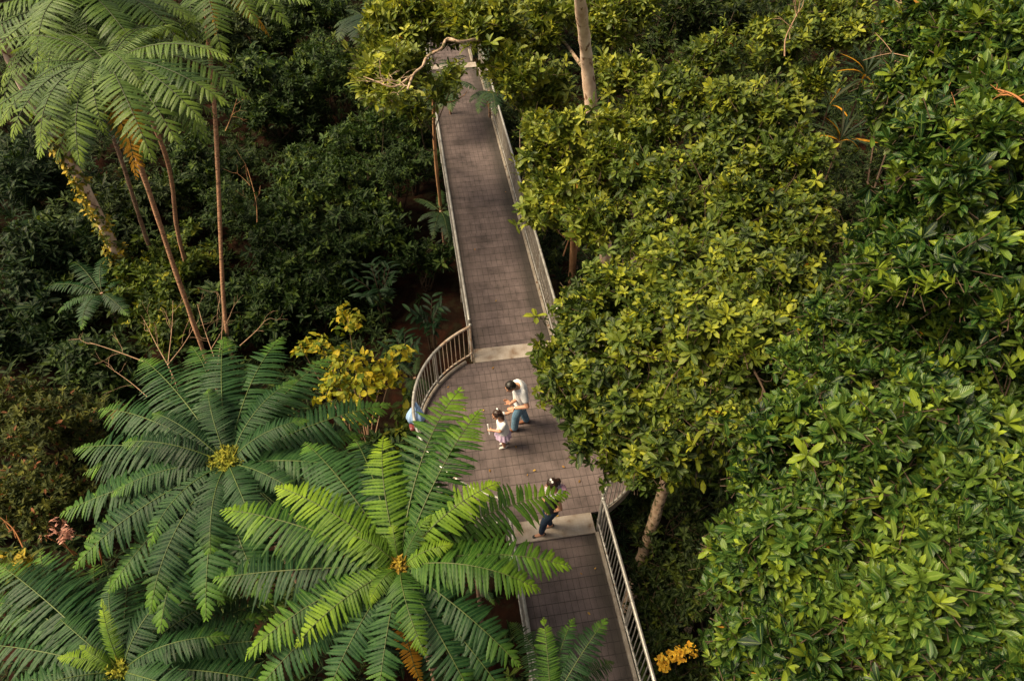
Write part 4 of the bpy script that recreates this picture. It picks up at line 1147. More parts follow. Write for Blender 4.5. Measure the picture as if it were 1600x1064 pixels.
def tree(label, pads_px, leaf, seed, trunk_px, trunk_r=.16, bark='bark_mottle', Lf=.16, Wf=.065, k=8, nb=600, per=4, step=.14, lo=42, hi=88, young=.16,
         shape=OBO, flat=.75, name='tree', cat='tree', group='broadleaf trees round the boardwalk', limbs=True, bare=(), curl=.22, twig='twig', low=-.35, uneven=0.0, cl=None):
    rng = np.random.default_rng(seed)
    pads = [(at(p[0], p[1], p[2] + uneven * rng.uniform(-1, .6)), p[3] * (1 - .3 * uneven * rng.random())) for p in pads_px]
    mids = [at(*p) for p in trunk_px]
    lo_p = mids[-1]
    g = float(ground_z(lo_p[0], lo_p[1])) - .2
    b = np.array([lo_p[0], lo_p[1], g]) if lo_p[2] > g + .3 else lo_p
    if len(mids) > 1 and lo_p[2] > g + .3:
        dv = mids[-1] - mids[-2]; q = dv[:2] / max(abs(dv[2]), .3) * (lo_p[2] - g) * .5; b[:2] += np.clip(q, -1.2, 1.2)
        b[2] = float(ground_z(b[0], b[1])) - .2
    root = empty(name, b, label, cat, group)
    pts = [b] + mids[::-1]
    mb = MB(); n = 30
    rr = np.linspace(trunk_r * 1.12, trunk_r * .7, n) * (1 + .05 * np.sin(np.arange(n) * 1.7))
    tube(mb, spline([p - b for p in pts], n), rr, 12, 0, lump=.07, rng=rng)
    mb.build('trunk', M[bark], root)
    fork = mids[0]
    if limbs:
        mb = MB()
        for c, r in pads:
            tk = np.clip((c[2] - 1.2 - b[2]) / max(fork[2] - b[2], .1), .35, 1.0) - rng.uniform(0, .12)
            tp = spline(pts, 60); st = tp[int(tk * 59)]
            m1 = st * .45 + c * .55 + rng.normal(size=3) * .15 - [0, 0, .25]
            tube(mb, spline([st - b, m1 - b, c - [0, 0, .1] - b], 9), np.linspace(trunk_r * .26, .012, 9), 8, 0, lump=.06, rng=rng)
            for q in range(5):
                u = unit(rng.normal(size=3) + [0, 0, .4]); e = c + u * r * .8
                tube(mb, spline([c - b, (c + e) / 2 - b + rng.normal(size=3) * .05, e - b], 5), np.linspace(.010, .004, 5), 5, 0, caps=False)
        mb.build('branches', M['twig'], root)
    tips, T, P, dirn, cc = crown_tips(clumps(pads, rng, flat, **(cl or {})), nb, per, step, rng, flat=flat, low=low)
    mb = MB()
    rosettes(mb, tips.reshape(-1, 3) - b, T.reshape(-1, 3), k, Lf, Wf, rng, lo, hi, shape=shape, young=young, curl=curl,
             off=np.repeat(.17 * np.sin(cc[:, 0] * 37.1 + cc[:, 1] * 51.7 + cc[:, 2] * 71.3), per))
    for i in range(nb):
        e = P[i] - b; a = e - dirn[i] * step * per
        tube(mb, [a, (a + e) / 2 + rng.normal(size=3) * .012, e], [.006, .0045, .003], 4, 1, caps=False)
    mb.build('crown', [M[leaf], M[twig]], root)
    for p0, p1, z0, z1, r, mt in bare:
        mb = MB(); a, e = at(*p0, z0) - b, at(*p1, z1) - b
        L = np.linalg.norm(e - a); d = unit(e - a)
        tube(mb, spline([a, (a + e) / 2 + rng.normal(size=3) * L * .05, e], 8), np.linspace(r, r * .55, 8), 6, 0)
        for q in range(6):
            t = rng.uniform(.35, 1.0)
            twig_tree(mb, a + (e - a) * t, unit(d + rng.normal(size=3) * .5), L * rng.uniform(.2, .38), r * .5, 1, rng, 0, 2)
        mb.build('bare_branch', M[mt], root)
    return root, b, rng

# right of the boardwalk: small-leaved olive crown over the platform
tree("olive green small leaved tree overhanging the platform and the man", [
    (916, 508, 3.2, .60), (910, 606, 3.0, .50), (960, 560, 3.5, .85), (950, 655, 2.9, .62), (1020, 690, 3.0, .7), (1080, 560, 4.1, 1.1), (985, 455, 3.6, .72), (1100, 680, 3.6, .85),
    (1165, 480, 4.3, .95), (1075, 440, 4.2, .9), (1170, 590, 4.1, .95), (1010, 600, 3.6, .8), (1150, 720, 3.2, .6), (1060, 735, 2.6, .5), (868, 556, 2.9, .26), (862, 630, 2.7, .24), (985, 715, 2.4, .36)],
    't_olive', 51, [(1060, 640, 2.2), (1038, 757, .6), (1003, 870, -1.5)], .115, 'bark_mottle', .130, .054, nb=2000, per=4, step=.12, k=9, young=.26, low=-.15, cl=dict(n=8, rr=(.24, .44), dd=(.6, 1.02), core=.45))
tree("olive green tree with layered sprays behind the platform tree", [
    (1000, 190, 4.2, .62), (1080, 150, 4.7, .85), (1180, 180, 4.8, .9), (1235, 250, 4.5, .62), (1100, 290, 4.3, .95), (1205, 330, 4.1, .95), (1020, 300, 4.0, .7), (1270, 345, 3.7, .5), (1120, 85, 4.9, .55),
    (1225, 70, 5.0, .75), (1290, 30, 5.0, .7), (1060, 385, 3.8, .75), (1160, 410, 3.9, .85), (978, 200, 3.8, .4), (1262, 440, 3.4, .6), (1240, 520, 3.8, .8), (1330, 30, 5.0, .5), (1262, 120, 4.6, .36), (960, 330, 3.4, .35), (1250, 610, 3.2, .7), (1220, 700, 2.8, .6)],
    't_olive', 52, [(1110, 330, 2.2), (1090, 420, -1.5)], .15, 'bark_mottle',   .142, .057, nb=2900, per=4, step=.14, k=8, young=.24, flat=.55, low=-.15, cl=dict(n=8, rr=(.24, .46), dd=(.6, 1.05), core=.4),
    bare=[((1226, 88), (1248, 18), 5.6, 6.3, .016, 'twig_pale'), ((1170, 565), (1196, 615), 4.5, 4.4, .02, 'twig')])
# big glossy leaves nearest the camera
tree("large glossy leaved tree filling the upper right corner", [
    (1412, 165, 6.8, .45), (1415, 320, 6.5, .55), (1500, 130, 7.3, .65), (1570, 60, 7.5, .6), (1520, 270, 7.0, .65), (1580, 390, 6.8, .65), (1440, 430, 6.3, .5), (1595, 190, 7.4, .6), (1480, 20, 7.4, .5), (1425, 50, 6.8, .42), (1385, 430, 6.0, .4), (1650, 300, 7.2, .7), (1510, 430, 6.5, .5)],
    't_glossy', 53, [(1530, 330, 4.0), (1540, 470, -1.0)], .17, 'bark_mottle', .148, .049, nb=2200, per=4, step=.13, k=9, young=.26, flat=.85, lo=16, hi=80, uneven=.32, low=-.12, cl=dict(n=7, rr=(.30, .50), dd=(.65, 1.08), core=.4),
    bare=[((1545, 150), (1440, 40), 7.3, 7.3, .016, 'twig_pale'), ((1548, 262), (1482, 165), 7.5, 7.5, .014, 'twig_orange'), ((1600, 160), (1560, 140), 7.9, 7.9, .012, 'twig_orange')])
tree("largest glossy leaved tree nearest the camera in the lower right", [
    (1300, 560, 5.3, .58), (1440, 560, 5.9, .75), (1570, 620, 6.0, .85), (1250, 680, 5.0, .52), (1375, 710, 5.6, .75), (1520, 800, 5.7, .85), (1185, 880, 4.3, .50), (1285, 860, 5.0, .68), (1415, 920, 5.3, .75), (1215, 1010, 4.3, .55), (1330, 1045, 4.8, .72),
    (1560, 1000, 5.3, .85), (1245, 470, 4.6, .3), (1480, 1080, 5.0, .8), (1650, 820, 5.8, .8), (1135, 880, 4.0, .28), (1220, 780, 4.7, .45), (1190, 1060, 4.0, .35)],
    't_glossy', 54, [(1400, 780, 3.0), (1380, 900, -1.0)], .2, 'bark_mottle', .126, .043, nb=3500, per=4, step=.11, k=9, young=.22, flat=.85, lo=10, hi=70, uneven=.5, low=-.12, cl=dict(n=7, rr=(.30, .50), dd=(.65, 1.08), core=.4))
# pale leaved tree over the far boardwalk, with the white trunk
def pale_tree():
    root, b, rng = tree("pale leaved tree with a pinkish white trunk reaching over the far boardwalk", [
        (640, 30, 5.0, .80), (606, 105, 4.6, .5), (690, 20, 5.2, .7), (765, 35, 5.2, .72), (835, 50, 4.3, .75), (945, 30, 4.6, .7), (800, 110, 4.5, .45), (858, 145, 3.8, .56), (850, 225, 3.6, .62), (905, 290, 3.2, .72), (862, 285, 3.2, .45),
        (965, 110, 4.0, .42), (985, 20, 4.6, .6), (945, 225, 3.2, .42), (690, 36, 4.9, .3), (800, 95, 4.6, .36), (650, 92, 4.6, .3), (590, 60, 4.8, .4), (840, 330, 2.9, .3), (940, 350, 3.0, .42), (890, 195, 4.5, .26), (955, 190, 4.3, .26), (735, 40, 5.4, .2), (612, 146, 4.5, .22), (935, 235, 4.2, .34), (735, 20, 5.5, .3)],
        't_pale', 55, [(905, -10, 6.6), (913, 60, 5.5), (918, 110, 4.7), (926, 182, 3.6), (945, 330, .6)], .150, 'bark_pink', .180, .066, nb=2200, per=4, step=.16, k=8, young=.28, flat=.75, limbs=False)
    mb = MB()                                                    # the pale limb across the boardwalk
    pts = [at(921, 120, 4.2), at(862, 46, 3.9), at(815, 56, 3.9), at(780, 66, 4.3), at(745, 62, 5.2), at(722, 66, 5.9), at(698, 62, 5.9), at(690, 76, 5.9), at(668, 88, 5.8), at(660, 104, 5.75), at(646, 116, 5.7), at(637, 140, 5.6)]
    tube(mb, spline([p - b for p in pts], 40), np.linspace(.038, .018, 40) * (1 + .16 * np.sin(np.arange(40) * 1.9) + .08 * np.sin(np.arange(40) * .7)), 10, 0, lump=.14, rng=rng)
    p = at(644, 118, 5.7) - b
    tube(mb, spline([p, at(616, 136, 5.6) - b, at(590, 128, 5.65) - b, at(568, 120, 5.65) - b], 14), np.linspace(.02, .006, 14), 6, 0)
    for k in range(9):
        twig_tree(mb, at(rng.uniform(590, 640), rng.uniform(126, 137), 5.62) - b, unit(rng.normal(size=3) * [1, .7, .5] + [-.6, .2, .2]), rng.uniform(.15, .38), .009, 1, rng, 0, 2)
    mb.build('limb', M['bark_mottle'], root)
pale_tree()
def sapling_by_rail():
    root, b, rng = tree("slender sapling with a thin tan stem leaning on the left railing", [(678, 140, 3.0, .34), (640, 158, 2.8, .30), (710, 120, 3.0, .24), (655, 175, 2.6, .22)],
        't_pale', 56, [(677, 150, 2.6), (680, 240, .6), (690, 335, -2.2), (696, 372, -3.6)], .060, 'bark_tan', .205, .075, nb=70, per=3, step=.16, k=6, young=.2, name='sapling')
    mb = MB()
    tube(mb, spline([at(678, 158, 2.45) - b, at(702, 160, 2.5) - b, at(724, 150, 2.7) - b, at(730, 142, 2.9) - b], 12), np.linspace(.018, .006, 12), 6, 0)
    mb.build('branches', M['bark_tan'], root)
sapling_by_rail()
# darker trees behind and below
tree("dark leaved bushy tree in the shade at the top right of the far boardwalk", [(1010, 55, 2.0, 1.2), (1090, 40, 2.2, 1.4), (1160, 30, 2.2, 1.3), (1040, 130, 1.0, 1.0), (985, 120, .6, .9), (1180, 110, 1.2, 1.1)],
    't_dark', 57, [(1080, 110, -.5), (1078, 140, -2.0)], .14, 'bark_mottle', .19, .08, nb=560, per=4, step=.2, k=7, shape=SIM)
tree("dark small leaved shrub below the overhanging tree right of the near span", [(1040, 835, -.9, .7), (1100, 800, -.4, .8), (1060, 930, -1.1, .8), (1030, 1005, -1.3, .62), (1130, 930, -.7, .8), (1090, 1040, -1.1, .8), (1170, 1000, -.8, .7), (1012, 900, -1.7, .45), (1150, 830, -.4, .7), (1120, 750, -.2, .7), (1040, 770, -.6, .6)],
    't_dark', 58, [(1085, 920, -2.4), (1080, 960, -3.4)], .09, 'bark_mottle', .115, .05, nb=760, per=4, step=.12, k=7, shape=SIM, name='shrub', cat='shrub', group='dark shrubs under the trees', young=.2)
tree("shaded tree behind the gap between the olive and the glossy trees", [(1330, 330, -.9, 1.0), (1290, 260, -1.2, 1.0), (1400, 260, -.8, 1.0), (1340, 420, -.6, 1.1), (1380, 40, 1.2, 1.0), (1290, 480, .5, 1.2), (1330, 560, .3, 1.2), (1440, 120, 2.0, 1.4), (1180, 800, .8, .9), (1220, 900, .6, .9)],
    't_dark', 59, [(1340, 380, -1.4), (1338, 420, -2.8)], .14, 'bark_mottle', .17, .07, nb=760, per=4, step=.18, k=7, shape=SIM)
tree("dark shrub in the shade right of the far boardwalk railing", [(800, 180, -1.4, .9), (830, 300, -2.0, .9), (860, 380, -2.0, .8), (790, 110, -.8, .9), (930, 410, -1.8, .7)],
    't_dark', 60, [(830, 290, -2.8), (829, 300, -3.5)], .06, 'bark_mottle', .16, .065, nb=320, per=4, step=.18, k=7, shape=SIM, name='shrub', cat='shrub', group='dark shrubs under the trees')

# ------------------------------------------------------------------ shrubs of the left forest floor
def shrub(label, px, py, z, r, style, seed, sy=.7):
    rng = np.random.default_rng(seed)
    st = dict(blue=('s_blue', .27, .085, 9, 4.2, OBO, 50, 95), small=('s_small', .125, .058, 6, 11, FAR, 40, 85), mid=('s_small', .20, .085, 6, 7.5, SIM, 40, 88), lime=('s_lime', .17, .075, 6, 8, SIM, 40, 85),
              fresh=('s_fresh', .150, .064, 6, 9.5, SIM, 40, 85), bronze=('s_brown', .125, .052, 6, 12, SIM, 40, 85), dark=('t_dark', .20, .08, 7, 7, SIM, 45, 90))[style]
    leaf, L, W, k, dens, shape, lo, hi = st
    c = at(px, py, z)
    pads = [(c, r * .75)]
    for i in range(6):
        a = i * 1.05 + rng.random(); q = r * rng.uniform(.45, .85)
        pads.append((c + np.array([math.cos(a) * q, math.sin(a) * q * sy, rng.uniform(-.55, .15) * r]), r * rng.uniform(.38, .6)))
    g = float(ground_z(c[0], c[1])); b = np.array([c[0], c[1], g - .05])
    root = empty('shrub', b, label, 'shrub', 'shrubs of the forest floor')
    mb = MB()
    for cc, rr in pads:
        tube(mb, spline([rng.normal(size=3) * .06, (cc - b) * .5 + rng.normal(size=3) * .15, cc - b], 7), np.linspace(.035, .01, 7), 6, 0)
        for q in range(3):
            e = cc + unit(rng.normal(size=3) + [0, 0, .4]) * rr * .85
            tube(mb, [cc - b, (cc + e) / 2 - b + rng.normal(size=3) * .04, e - b], [.010, .007, .004], 4, 0, caps=False)
    mb.build('stem', M['twig'], root)
    nb = int(dens * 17 * r * r)
    per = 3; step = L * .8
    tips, T, P, dirn, cc = crown_tips(clumps(pads, rng, .8, 6, (.28, .55), (.6, 1.3), .6), nb, per, step, rng, flat=.8, low=-.2, spread=.7)
    mb = MB(); rosettes(mb, tips.reshape(-1, 3) - b, T.reshape(-1, 3), k, L, W, rng, lo, hi, shape=shape, young=.14, curl=.25, lvar=.35)
    mb.build('foliage', M[leaf], root)
    return root
SHR = [
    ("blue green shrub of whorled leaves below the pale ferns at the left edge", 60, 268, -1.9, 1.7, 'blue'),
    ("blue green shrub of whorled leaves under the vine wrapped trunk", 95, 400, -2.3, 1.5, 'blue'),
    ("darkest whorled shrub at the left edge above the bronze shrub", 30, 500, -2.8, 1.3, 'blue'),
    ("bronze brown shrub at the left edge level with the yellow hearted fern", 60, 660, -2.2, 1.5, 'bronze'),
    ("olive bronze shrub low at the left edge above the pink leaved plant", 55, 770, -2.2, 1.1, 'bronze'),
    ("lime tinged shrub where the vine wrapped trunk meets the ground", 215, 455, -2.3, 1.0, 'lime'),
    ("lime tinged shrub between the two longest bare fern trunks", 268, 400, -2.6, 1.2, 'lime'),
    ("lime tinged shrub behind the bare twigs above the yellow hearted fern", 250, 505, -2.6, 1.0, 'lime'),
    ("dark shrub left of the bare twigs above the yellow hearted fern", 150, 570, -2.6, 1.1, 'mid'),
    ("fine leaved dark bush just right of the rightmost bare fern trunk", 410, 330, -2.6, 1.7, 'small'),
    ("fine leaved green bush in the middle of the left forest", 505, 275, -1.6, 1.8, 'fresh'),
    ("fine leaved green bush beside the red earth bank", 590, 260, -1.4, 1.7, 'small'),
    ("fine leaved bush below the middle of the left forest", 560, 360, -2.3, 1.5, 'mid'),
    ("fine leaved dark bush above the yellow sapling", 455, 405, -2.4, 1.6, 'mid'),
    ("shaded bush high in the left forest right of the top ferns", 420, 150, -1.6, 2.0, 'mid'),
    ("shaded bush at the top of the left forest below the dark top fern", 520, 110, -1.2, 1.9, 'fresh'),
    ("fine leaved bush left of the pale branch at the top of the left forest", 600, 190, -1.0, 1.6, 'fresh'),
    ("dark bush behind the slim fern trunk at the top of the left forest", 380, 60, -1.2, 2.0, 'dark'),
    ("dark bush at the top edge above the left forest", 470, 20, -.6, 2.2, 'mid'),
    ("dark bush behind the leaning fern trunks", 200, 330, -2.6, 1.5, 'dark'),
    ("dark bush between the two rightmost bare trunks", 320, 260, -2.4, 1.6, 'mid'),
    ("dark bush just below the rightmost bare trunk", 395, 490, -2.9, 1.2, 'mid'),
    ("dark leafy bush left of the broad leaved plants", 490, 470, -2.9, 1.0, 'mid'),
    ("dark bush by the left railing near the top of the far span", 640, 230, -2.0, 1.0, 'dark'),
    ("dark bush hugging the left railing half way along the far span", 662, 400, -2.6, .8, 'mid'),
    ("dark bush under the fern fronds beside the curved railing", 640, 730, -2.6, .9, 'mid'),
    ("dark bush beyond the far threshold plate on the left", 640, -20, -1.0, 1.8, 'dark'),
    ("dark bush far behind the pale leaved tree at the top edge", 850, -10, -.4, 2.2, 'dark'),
]
for i, s_ in enumerate(SHR): shrub(*s_, 100 + i)

# ------------------------------------------------------------------ single plants
def strap_plant(label, cpx, z, seed, n, L, W, mk, name='broad_leaved_plant', e=(15, 70), curl=.45, dead=0, group='strap leaved plants'):
    rng = np.random.default_rng(seed)
    c = at(*cpx, z); g = float(ground_z(c[0], c[1])); b = np.array([c[0], c[1], g - .05])
    root = empty(name, b, label, 'plant', group)
    mb = MB(); tube(mb, spline([np.zeros(3), (c - b) * .5 + [.03, 0, 0], c - b], 8), .03, 8); mb.build('stem', M['twig'], root)
    az = np.arange(n) * 2.39996 + rng.normal(size=n) * .2; el = np.radians(rng.uniform(*e, n))
    d = np.stack([np.cos(az) * np.cos(el), np.sin(az) * np.cos(el), np.sin(el)], 1)
    up = np.stack([-np.cos(az) * np.sin(el), -np.sin(az) * np.sin(el), np.cos(el)], 1)
    sz = rng.uniform(.7, 1.1, n); st = d * .10 * L
    SH_ = dict(rows=(0, .12, .3, .5, .7, .87, 1), wid=(.12, .35, .8, 1, .85, .5, .03))
    mb = MB(); leaves(mb, (c - b) + st + [0, 0, 0], d, up, L * sz, W * sz, fold=.22, curl=curl, r1=np.clip(.5 + .2 * rng.normal(size=n), 0, 1), r2=rng.random(n) * .6, **SH_)
    if dead:
        q = rng.choice(n, dead, replace=False)
        leaves(mb, (c - b) + st[q] * .5, unit(d[q] + rng.normal(size=(dead, 3)) * .3), up[q], L * .9, W * .9, fold=.25, curl=.7, mat=1, **SH_)
    mb.build('leaves', [M[mk], M['f_dead']], root)
strap_plant("long leaved plant with orange dead leaves in the dark gap, lower one", (1312, 222), .4, 204, 26, .95, .085, 's_cord', name='long_leaved_plant', dead=4)
strap_plant("long leaved plant with orange dead leaves in the dark gap, upper one", (1352, 120), 1.2, 205, 26, 1.0, .09, 's_cord', name='long_leaved_plant', dead=5)
strap_plant("long leaved plant in the dark gap left of the two with dead leaves", (1296, 165), .2, 206, 22, 1.0, .09, 's_cord', name='long_leaved_plant', dead=2)
strap_plant("grassy long leaved plant in the deep shade at the far left edge", (20, 345), -2.6, 207, 34, 1.3, .05, 's_strap', name='long_leaved_plant')

def ginger_plant(label, cpx, z, seed, stems, H, L, W, mk):
    rng = np.random.default_rng(seed)
    c = at(*cpx, z); g = float(ground_z(c[0], c[1])); b = np.array([c[0], c[1], g - .05])
    root = empty('broad_leaved_plant', b, label, 'plant', 'broad leaved plants by the red earth')
    mbs, mbl = MB(), MB()
    for k in range(stems):
        a = k * 2.39996 + rng.random(); lean = rng.uniform(.35, .95)
        o = np.array([math.cos(a), math.sin(a), 0])
        e = (c - b) + o * H * lean + [0, 0, H * rng.uniform(-.05, .35)]
        P = spline([o * .08, (c - b) * .75 + o * H * lean * .35, e], 16)
        tube(mbs, P, np.linspace(.018, .006, 16), 6, caps=False)
        T = unit(np.gradient(P, axis=0))
        for j in range(5, 16):
            sd = 1 if j % 2 else -1
            S = unit(np.cross(T[j], [0, 0, 1.0])) * sd
            d = unit(T[j] * .75 + S * .8 + [0, 0, -.10 + .12 * rng.normal()])
            leaves(mbl, [P[j]], [d], [unit(np.array([0, 0, 1.]) + rng.normal(size=3) * .25)], L * rng.uniform(.75, 1.1), W * rng.uniform(.85, 1.1), rows=(0, .12, .3, .5, .7, .87, 1), wid=(.12, .45, .85, 1, .85, .5, .03),
                   fold=.16, curl=rng.uniform(.2, .55), r1=np.clip(.5 + .2 * rng.normal(), 0, .97), r2=rng.random() * .6)
    mbs.build('stems', M['twig'], root); mbl.build('leaves', M[mk], root)

def heart_leaf_plant(label, pads_px, leaf, seed, nb, L, W, name, stem, cat, per=3, stems=True):
    rng = np.random.default_rng(seed)
    pads = [(at(p[0], p[1], p[2]), p[3]) for p in pads_px]
    c = pads[0][0]; g = float(ground_z(c[0], c[1])); b = np.array([c[0], c[1], g - .05])
    root = empty(name, b, label, cat)
    mb = MB()
    for cc, rr in pads:
        tube(mb, spline([rng.normal(size=3) * .04, (cc - b) * .55 + rng.normal(size=3) * .12, cc - b + [0, 0, rr * .5]], 9), np.linspace(.028, .006, 9), 6, 0)
    mb.build('stem', M[stem], root)
    tips, T, P, dirn, cc = crown_tips(pads, nb, per, L * .9, rng, flat=.9, low=-.5)
    HS = dict(rows=(0, .12, .35, .65, 1), wid=(.5, .9, 1.0, .66, .03))
    mb = MB(); rosettes(mb, tips.reshape(-1, 3) - b, T.reshape(-1, 3), 2, L, W, rng, 60, 105, shape=HS, young=.25, curl=.35, lvar=.4)
    mb.build('foliage', M[leaf], root)
ginger_plant("broad leaved dark plant left of the red earth, upper of the two", (590, 440), -2.3, 201, 9, .85, .42, .10, 's_strap')
ginger_plant("broad leaved dark plant closest to the left railing", (670, 490), -2.6, 202, 6, .6, .38, .10, 's_strap')
ginger_plant("broad leaved plant just right of the yellow sapling", (630, 545), -2.6, 203, 7, .6, .40, .10, 's_strap')
heart_leaf_plant("bright yellow leaved sapling between the ferns and the curved railing", [(540, 570, -.6, .55), (545, 505, -.1, .40), (575, 600, -.9, .5), (520, 610, -.9, .45), (500, 540, -.6, .35), (605, 575, -.9, .45), (625, 550, -.8, .3), (560, 640, -1.2, .4), (470, 545, -.8, .25)],
                 's_yellow', 211, 150, .135, .095, 'sapling', 'twig_pale', 'sapling')
heart_leaf_plant("green heart leaved creeper at the left edge below the whorled shrubs", [(70, 365, -2.0, .6), (85, 350, -2.2, .5), (55, 395, -2.2, .5)], 's_small', 212, 40, .34, .28, 'heart_leaved_plant', 'twig', 'plant')
heart_leaf_plant("green round leaved plant in the upper left forest beside the slim trunk", [(425, 110, -1.0, .7), (440, 125, -1.2, .5), (400, 90, -1.2, .5)], 's_small', 213, 34, .34, .27, 'heart_leaved_plant', 'twig', 'plant')
heart_leaf_plant("pink leaved plant at the left edge above the bottom left fern", [(88, 828, -1.6, .22), (74, 840, -1.8, .16), (100, 836, -1.8, .16)], 's_pink', 214, 20, .075, .034, 'pink_plant', 'twig_orange', 'plant')
heart_leaf_plant("small yellowish plant in the corner below the pink leaved plant", [(32, 872, -1.4, .22), (22, 868, -1.5, .15)], 's_vineyel', 215, 16, .16, .09, 'small_plant', 'twig_orange', 'plant')
heart_leaf_plant("yellowing low plant beside the hanging blue umbrella", [(640, 655, -2.2, .5), (625, 690, -2.3, .5), (648, 620, -2.3, .3)], 's_lime', 216, 60, .19, .11, 'low_plant', 'twig', 'plant')
heart_leaf_plant("bush of small golden flowers at the bottom edge right of the near span", [(1060, 1024, -.30, .15), (1040, 1034, -.35, .12), (1080, 1014, -.30, .12)], 'flower', 217, 64, .05, .04, 'flowering_plant', 'twig', 'plant', per=2)

# the pale trunk wrapped in a yellowing climber
def vine_trunk():
    rng = np.random.default_rng(221)
    P = [at(-6, 40, 5.0), at(40, 140, 3.3), at(92, 222, 1.4), at(140, 310, -.3), at(190, 412, -2.6)]
    g = P[-1].copy() + np.array([-.1, .15, 0]); g[2] = float(ground_z(g[0], g[1])) - .2
    pts = P + [g]
    b = g
    root = empty('tree', b, "pale leaning trunk wrapped by a yellow leaved climber at the left edge", 'tree', 'broadleaf trees round the boardwalk')
    mb = MB(); n = 40; S = spline([p - b for p in pts], n)
    tube(mb, S, np.linspace(.12, .16, n) * (1 + .07 * np.sin(np.arange(n) * 2.3)), 12, 0, lump=.1, rng=rng); mb.build('trunk', M['bark_pink'], root)
    c = P[0] - b
    pads = [(P[0] + np.array([-1.0, 0, .6]), .8), (P[0] + np.array([-.9, .8, .9]), .7)]
    tips, T, PP, dirn, cc = crown_tips(pads, 90, 4, .16, rng)
    mb = MB(); rosettes(mb, tips.reshape(-1, 3) - b, T.reshape(-1, 3), 7, .19, .08, rng, 40, 85, shape=SIM); mb.build('crown', M['t_pale'], root)
    v = empty('climbing_vine', b, "yellow and green climber winding up the pale leaning trunk", 'vine')
    mb = MB(); t = np.linspace(.36, .93, 120); q = np.stack([np.interp(t, np.linspace(0, 1, n), S[:, k]) for k in range(3)], 1)
    a = t * 60
    tube(mb, q + np.stack([np.cos(a), np.sin(a), 0 * a], 1) * .175, .010, 5, 0); mb.build('stem', M['twig'], v)
    nt = 270; tt = rng.uniform(.34, .95, nt); q = np.stack([np.interp(tt, np.linspace(0, 1, n), S[:, k]) for k in range(3)], 1)
    o = unit(rng.normal(size=(nt, 3)) * [1, 1, .4] + [0, -.3, 0])
    mb = MB(); rosettes(mb, q + o * rng.uniform(.16, .34, nt)[:, None], unit(o + [0, 0, .5]), 4, .15, .085, rng, 45, 100, shape=SIM, young=.3); mb.build('leaves', M['s_vineyel'], v)
vine_trunk()

def bare_shrub(label, seed, roots, mat, name='bare_shrub'):
    rng = np.random.default_rng(seed)
    c = at(*roots[0][0]); g = float(ground_z(c[0], c[1])); b = np.array([c[0], c[1], g - .05])
    root = empty(name, b, label, 'shrub')
    for a, e, r in roots:
        p, q = at(*a) - b, at(*e) - b
        mb = MB(); L = np.linalg.norm(q - p)
        tube(mb, spline([p, (p + q) / 2 + rng.normal(size=3) * L * .04, q], 9), np.linspace(r, r * .35, 9), 6, 0)
        for k in range(4):
            t = rng.uniform(.3, .95); twig_tree(mb, p + (q - p) * t, unit(unit(q - p) + rng.normal(size=3) * .55), L * rng.uniform(.15, .35), r * .4, 1, rng, 0, 2)
        mb.build('twigs', M[mat], root)
bare_shrub("leafless twiggy shrub behind the top of the yellow hearted fern", 231, [((262, 570, -.9), (270, 470, -.2), .012), ((262, 570, -.9), (225, 500, -.5), .012), ((262, 570, -.9), (310, 500, -.4), .012), ((225, 565, -.9), (140, 535, -.8), .013),
    ((262, 570, -.9), (278, 612, -1.4), .016), ((340, 570, -.9), (345, 440, .0), .012), ((230, 620, -1.2), (165, 570, -.9), .010), ((375, 540, -.9), (415, 500, -.3), .012), ((330, 545, -.8), (365, 480, -.3), .010), ((335, 560, -.8), (308, 475, -.2), .010)], 'twig_pale')
bare_shrub("thin reddish bare stems in the dark left forest", 232, [((402, 360, -2.4), (386, 262, -.9), .02), ((352, 205, -2.0), (370, 155, -1.2), .016), ((395, 85, -1.4), (388, 58, -.9), .016)], 'bark_tan', 'bare_sapling')
bare_shrub("thin orange bare stem at the left edge near the pink leaved plant", 233, [((36, 855, -1.4), (0, 808, -1.0), .016)], 'twig_orange', 'bare_sapling')
bare_shrub("mossy bare stem beside the right railing of the far span", 234, [((808, 330, -1.6), (812, 205, .4), .022)], 'bark_mottle', 'bare_sapling')
bare_shrub("bare stems right of the railing under the pale leaves", 235, [((880, 400, -1.6), (888, 318, .1), .026), ((946, 410, -1.2), (945, 372, -.6), .05)], 'bark_tan', 'bare_sapling')
def lone_trunk(label, pts, r, bark, seed):
    rng = np.random.default_rng(seed); P = [at(*p) for p in pts]
    b = P[-1].copy(); b[2] = float(ground_z(b[0], b[1])) - .2
    root = empty('lone_tree', b, label, 'tree')
    mb = MB(); n = 24; tube(mb, spline([p - b for p in P] + [np.zeros(3)], n), np.linspace(r * .85, r * 1.15, n) * (1 + .06 * np.sin(np.arange(n) * 1.9)), 12, 0, lump=.09, rng=rng); mb.build('trunk', M[bark], root)
lone_trunk("brown upright trunk right of the far boardwalk under the pale leaves", [(899, 300, 1.0), (895, 410, -1.8)], .105, 'bark_tan', 241)
lone_trunk("pale mottled trunk showing between the pale and the olive tree", [(985, 318, 2.0), (992, 400, -.5)], .10, 'bark_pink', 242)

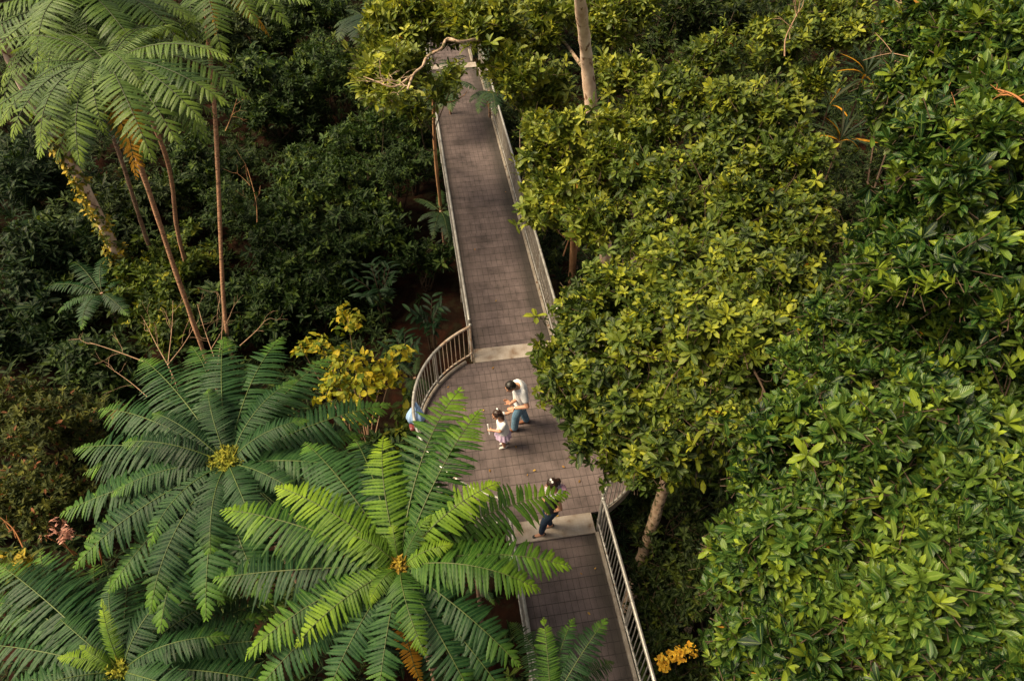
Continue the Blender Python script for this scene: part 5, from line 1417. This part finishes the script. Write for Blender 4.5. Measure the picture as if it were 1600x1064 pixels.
# ------------------------------------------------------------------ undergrowth, fallen leaves
def undergrowth():
    rng = np.random.default_rng(301)
    n = 46000
    x = rng.uniform(-27, 19, n); y = rng.uniform(1.5, 52, n)
    dx = (x - WO[0]) * WX[0] + (y - WO[1]) * WX[1]; dy = (x - WO[0]) * WY[0] + (y - WO[1]) * WY[1]
    path = (dx > -3.4 + .5 * np.sin(dy * 1.1)) & (dx < -.4) & (dy > -2.5) & (dy < 15)
    keep = (~path | (rng.random(n) < .04)) & (np.abs(x) < 3 + (y + 4) * .85)
    x, y = x[keep], y[keep]; n = len(x)
    h = .08 + 2.3 * rng.random(n) ** 1.2 * (.55 + .45 * np.sin(x * .9 + 1) * np.sin(y * .8))
    tips = np.stack([x, y, ground_z(x, y) + np.where(path[keep], .08, h)], 1)
    T = unit(rng.normal(size=(n, 3)) * .35 + [0, 0, 1])
    mb = MB()
    rosettes(mb, tips, T, 7, .22, .085, rng, 45, 98, shape=FAR, young=.08, lvar=.45)
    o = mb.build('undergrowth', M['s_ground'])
    tag(o, "dark low leafy ground cover over the forest floor", None, kind='stuff')
undergrowth()

def fallen_leaves():
    rng = np.random.default_rng(311)
    mb = MB(); leaves(mb, np.zeros((1, 3)) - [0, .04, 0], np.array([[0, 1., 0]]), np.array([[0, 0, 1.]]), .085, .042, fold=.15, curl=-.12, r1=.5, r2=.2, **ELL)
    me = mb.mesh('fallen_leaf', M['fallen'])
    mb = MB(); leaves(mb, np.zeros((1, 3)) - [0, .04, 0], np.array([[0, 1., 0]]), np.array([[0, 0, 1.]]), .075, .045, fold=.2, curl=-.15, r1=.85, r2=.8, **ELL)
    me2 = mb.mesh('fallen_leaf', M['fallen'])
    spots = [(755, 641), (824, 742), (880, 729), (871, 806), (908, 896), (905, 752), (920, 958), (806, 698), (846, 214), (775, 470), (790, 300), (742, 390), (930, 888), (765, 735), (890, 690), (835, 735), (905, 1015), (700, 605), (725, 640), (770, 575)]
    for i, (px, py) in enumerate(spots):
        p = at(px, py, .014)
        o = bpy.data.objects.new('fallen_leaf', me if i % 3 else me2); COL.objects.link(o)
        o.location = tuple(p); o.rotation_euler = (rng.normal() * .1, rng.normal() * .1, rng.random() * 6.28); o.scale = (rng.uniform(.5, .85),) * 3
        tag(o, "tiny dry orange brown leaf lying on the dark boardwalk deck", 'leaf', 'fallen leaves on the boardwalk')
fallen_leaves()
